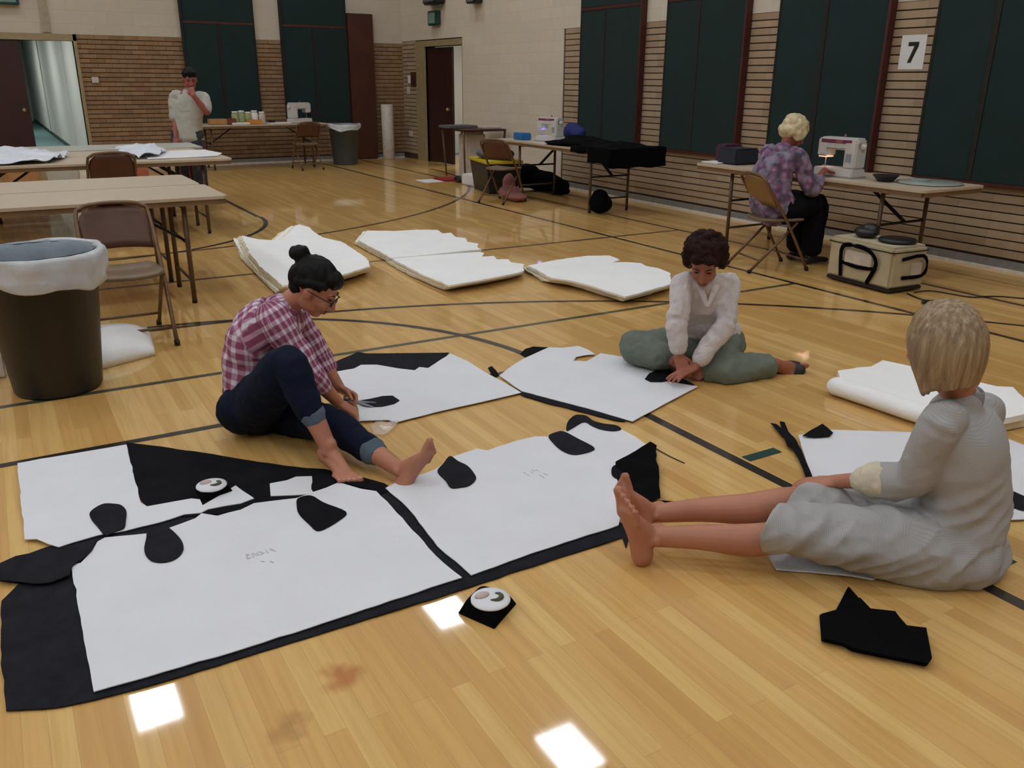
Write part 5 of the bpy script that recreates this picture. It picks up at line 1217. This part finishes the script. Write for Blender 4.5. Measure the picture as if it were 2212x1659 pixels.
hc = lambda t: p['Lhip'].lerp(p['Lknee'], t).lerp(p['Rhip'].lerp(p['Rknee'], t), .45)-V(0, 0, .008)
end_ = hc(1.0)+RG*-.045
loft(bm, [hc(0)+RG*.05, hc(.30), hc(.60)], [(.20, .12), (.19, .095), (.14, .075)], side=FG, n=4, seg=26)
LL = lambda t: p['Lhip'].lerp(p['Lknee'], t)+V(0, 0, .022*t)+FG*.012*t; RR = lambda t: p['Rhip'].lerp(p['Rknee'], t)
loft(bm, [LL(0), LL(.4), LL(.8), LL(1.1), LL(1.35)], [(.125, .125), (.115, .105), (.098, .084), (.094, .074), (.098, .074)], side=FG, n=4, seg=22)
loft(bm, [RR(0), RR(.4), RR(.8), RR(1.2)], [(.12, .10), (.105, .078), (.09, .066), (.09, .064)], side=FG, n=4, seg=22)
hA, hB = J(1645, 1150, 2.33), J(1752, 1090, 2.66); hn = (hB-hA).cross(V(0, 0, 1)); hn.z = 0; hn.normalize()
if hn.dot(-RG) < 0: hn = -hn
inhem = (hA, hn)
bn += [(Pt[0], p['chest'], sd3, .0), (p['chest'], Pt[-1], sd3, .3), (hc(0), end_, FG, 0)]
w3 = wr(.010, 8, 7.); qa = (RG*.8+FG*.3+V(0, 0, .5)).normalized(); qb = (RG*-.5+V(0, 0, .85)).normalized()
def dfold(c):
    a, b = c.dot(qa), c.dot(qb)
    k = max(0., min(1., (.42-c.z)/.2))
    return w3(c)*(.55+.6*k)+.009*k*(1-abs(noise.noise(V(a*5, b*16, 2.)))*2.6)
jj = fuse('grey_dress', bm, M['dress'], voxel=.007, smooth=9, disp=dfold, bones=bn, keep=inhem, solid=.004)
for v in jj.data.vertices: v.co.z = max(v.co.z, .003)
rel(jj, r3)
o = sheet('dress_lining', px((1650,1180),(1720,1182),(1830,1215),(1920,1240),(1884,1258),(1800,1248),(1740,1240),(1676,1236),(1662,1210)), mat('pale_grey_lining', (206, 210, 218), .9), z=.002, amp=.012, us=8., jit=.004, th=.006); rel(o, r3)
c = p['Lel'].lerp(p['Lwr'], .46); d = (p['Lwr']-p['Lel']).normalized()
bm = bmesh.new(); loft(bm, [c-d*.022, c-d*.008, c+d*.022, c+d*.030], [.058, .060, .056, .048], n=2, seg=20); rel(fuse('turned_back_cuff', bm, M['cufft'], voxel=.005, smooth=1, disp=wr(.005, 20)), r3)
bm = bmesh.new(); cb = p['shc']+V(0, 0, .035)
loft(bm, [cb-sd3*.085+uv(-RG+FG)*.02-V(0, 0, .02), cb-sd3*.06+RG*.04, cb+RG*.05-FG*.03, cb+sd3*.06+RG*.02, cb+sd3*.085+uv(-RG+FG)*.03-V(0, 0, .015)], [(.030, .006)]*5, side=V(0, 0, 1), n=4, seg=10)
rel(obj('dress_collar', bm, mat('grey_stripe_collar', (140, 138, 142), .9), smooth=True), r3)

# ===== person 4: at the sewing machine =====
X1 = V(1, 0, 0); Y1 = V(0, 1, 0); Z1 = V(0, 0, 1)
p = dict(pel=J(1676, 455, 7.24), waist=J(1662, 425, 7.28), chest=J(1670, 372, 7.32), shc=J(1690, 328, 7.34), hd=J(1717, 287, 7.38))
p['Rsh'] = p['shc']+V(.02, -.16, -.03); p['Lsh'] = p['shc']+V(.0, .16, -.03)
p['Rel'] = p['Rsh']+V(.10, -.08, -.26); p['Lel'] = p['Lsh']+V(.12, .08, -.25)
p['Rwr'] = V(6.02, 4.98, .80); p['Lwr'] = V(6.05, 5.3, .80)
p['Rhip'] = p['pel']+V(.04, -.09, 0); p['Lhip'] = p['pel']+V(.04, .09, 0)
p['Rknee'] = J(1765, 440, 7.34); p['Lknee'] = p['Rknee']+V(.02, .2, 0); p['Rank'] = J(1752, 545, 7.36); p['Lank'] = p['Rank']+V(.03, .2, 0)
r4 = empty('person', (p['pel'].x, p['pel'].y, 0), 0, 'person with pale curly hair in a mauve floral blouse seated at the sewing machine', 'person')
bm = bmesh.new(); fw4 = X1*.8-Y1*.25-Z1*.45
Q, ax = head(bm, p['hd'], fw4, Z1, 1.0)
loft(bm, [p['shc']-Z1*.03, p['shc']+V(.03, 0, .04), Q(0, -.03, -.05)], [.06, .05, .05], n=3, seg=14)
torso(bm, [p['pel'], p['waist'], p['chest'], p['shc']-Z1*.03], Y1, [(.16, .12), (.14, .11), (.15, .11), (.12, .07)])
for k in 'RL': leg(bm, p[k+'hip'], p[k+'knee'], p[k+'ank']); arm(bm, p[k+'sh'], p[k+'el'], p[k+'wr'])
for k in 'RL': hand(bm, p[k+'wr'], X1*.9-Z1*.2, -Z1, Y1*(1 if k == 'R' else -1), .3)
bodyof(bm, r4, M['skin3'], .008); fb(r4, Q, ax, 1.0)
bm = bmesh.new(); ell(bm, Q(0, -.025, .05), (.105, .118, .098), ax, 20, 12); ell(bm, Q(0, -.07, -.01), (.1, .07, .07), ax); 
for k in (-1, 1): ell(bm, Q(k*.08, -.0, .0), (.035, .06, .065), ax)
rel(fuse('curly_hair', bm, M['hairw'], voxel=.008, smooth=2, disp=lambda c: .012*noise.noise(c*26)), r4)
bm = bmesh.new(); torso(bm, [p['pel']+Z1*.02, p['waist'], p['chest'], p['shc']-Z1*.03, p['shc']+Z1*.01], Y1, [(.19, .15), (.185, .14), (.18, .135), (.16, .1), (.08, .065)])
for k in 'RL':
    c = p[k+'el'].lerp(p[k+'wr'], .5); loft(bm, [p[k+'sh']+(p['shc']-p[k+'sh'])*.3, p[k+'sh'], p[k+'el'], c], [.066, .07, .062, .05], n=4, seg=14)
rel(fuse('floral_blouse', bm, M['floral'], voxel=.01, smooth=6, disp=wr(.014, 9, 1.)), r4)
bm = bmesh.new(); torso(bm, [p['pel']+Z1*.02, p['pel']+Z1*.06], Y1, [(.175, .12), (.17, .12)])
for k in 'RL': loft(bm, [p[k+'hip'], p[k+'knee'], p[k+'knee'].lerp(p[k+'ank'], .5), p[k+'ank']+Z1*.04], [.11, .088, .088, .085], n=4, seg=18)
rel(fuse('black_trousers', bm, M['trou'], voxel=.01, smooth=3, disp=wr(.008, 9)), r4)
for k in 'RL':
    a = p[k+'ank']; z0 = min(a.z, .09); bm = bmesh.new(); loft(bm, [V(a.x-.06, a.y, .035), V(a.x+.04, a.y, .035), V(a.x+.17, a.y-.02, .028)], [(.036, .032), (.042, .032), (.036, .022)], side=Y1, n=3, seg=14); loft(bm, [V(a.x-.03, a.y, .04), V(a.x, a.y, .1)], .036, n=1, seg=12)
    rel(fuse('shoe', bm, M['blackp'], voxel=.006, smooth=2), r4)

# ===== person 5: standing man =====
D5 = 11.15
p = dict(hd=J(410, 172, D5), shc=J(408, 203, D5), chest=J(408, 232, D5), waist=J(406, 268, D5), pel=J(405, 292, D5))
g0 = p['pel'].copy()
p['Rsh'] = p['shc']-RG*.19-Z1*.03; p['Lsh'] = p['shc']+RG*.18-Z1*.04
p['Rel'] = J(379, 255, D5-.02); p['Rwr'] = J(380, 296, D5-.16); p['Lel'] = J(447, 243, D5-.1); p['Lwr'] = J(418, 207, D5-.2)
for k, s_ in (('R', -1), ('L', 1)): p[k+'hip'] = p['pel']+RG*.09*s_; p[k+'knee'] = V(g0.x, g0.y, .5)+RG*.11*s_-FG*.03; p[k+'ank'] = V(g0.x, g0.y, .085)+RG*.12*s_
r5 = empty('person', (g0.x, g0.y, 0), 0, 'person in a white T-shirt standing behind the left tables, one hand at the chin', 'person')
bm = bmesh.new(); fw5 = -FG*.8+RG*.4-Z1*.25
Q, ax = head(bm, p['hd'], fw5, Z1, 1.05)
loft(bm, [p['shc']-Z1*.03, p['shc']+Z1*.05, Q(0, -.03, -.05)], [.07, .058, .055], n=3, seg=14)
torso(bm, [p['pel'], p['waist'], p['chest'], p['shc']-Z1*.03], RG, [(.165, .11), (.15, .1), (.17, .11), (.13, .07)])
for k in 'RL': leg(bm, p[k+'hip'], p[k+'knee'], p[k+'ank'], 1.05); arm(bm, p[k+'sh'], p[k+'el'], p[k+'wr'], 1.1)
hand(bm, p['Rwr'], -Z1*.8-FG*.4, FG*.3-Z1*.2, RG, .2, 1.05); hand(bm, p['Lwr'], -RG*.3+Z1*.8+FG*.3, FG, RG*-.8, .6, 1.05)
bodyof(bm, r5, M['skin3'], .008); fb(r5, Q, ax, 1.05)
bm = bmesh.new(); ell(bm, Q(0, -.02, .06), (.088, .105, .085), ax, 18, 12); ell(bm, Q(0, .05, .095), (.065, .045, .035), ax); ell(bm, Q(0, -.08, .01), (.07, .04, .06), ax)
rel(fuse('hair', bm, M['hairk'], voxel=.008, smooth=1, disp=lambda c: .008*noise.noise(c*40)), r5)
bm = bmesh.new(); torso(bm, [p['pel']-Z1*.02, p['waist'], p['chest'], p['shc']-Z1*.03, p['shc']+Z1*.02], RG, [(.195, .15), (.17, .125), (.185, .125), (.15, .09), (.075, .06)])
for k, t_ in (('R', .9), ('L', .75)): loft(bm, [p[k+'sh']+(p['shc']-p[k+'sh'])*.3, p[k+'sh'], p[k+'sh'].lerp(p[k+'el'], t_)], [.065, .07, .072], n=4, seg=16)
rel(fuse('white_shirt', bm, M['tee'], voxel=.01, smooth=8, disp=wr(.014, 8, 4.)), r5)
bm = bmesh.new(); torso(bm, [p['pel']-Z1*.04, p['pel']+Z1*.08], RG, [(.18, .13), (.17, .12)])
for k in 'RL': loft(bm, [p[k+'hip'], p[k+'knee'], p[k+'ank']+Z1*.02], [.115, .09, .075], n=4, seg=16)
rel(fuse('patterned_trousers', bm, M['plaidtr'], voxel=.012, smooth=2, disp=wr(.008, 9)), r5)
for k in 'RL':
    a = p[k+'ank']; f_ = -FG; bm = bmesh.new(); loft(bm, [V(a.x, a.y, .04)-f_*.07, V(a.x, a.y, .04)+f_*.06, V(a.x, a.y, .03)+f_*.18], [(.04, .036), (.045, .036), (.04, .025)], side=RG, n=3, seg=14); loft(bm, [V(a.x, a.y, .04), V(a.x, a.y, .1)], .04, n=1, seg=12)
    rel(fuse('shoe', bm, M['blackp'], voxel=.008, smooth=2), r5)
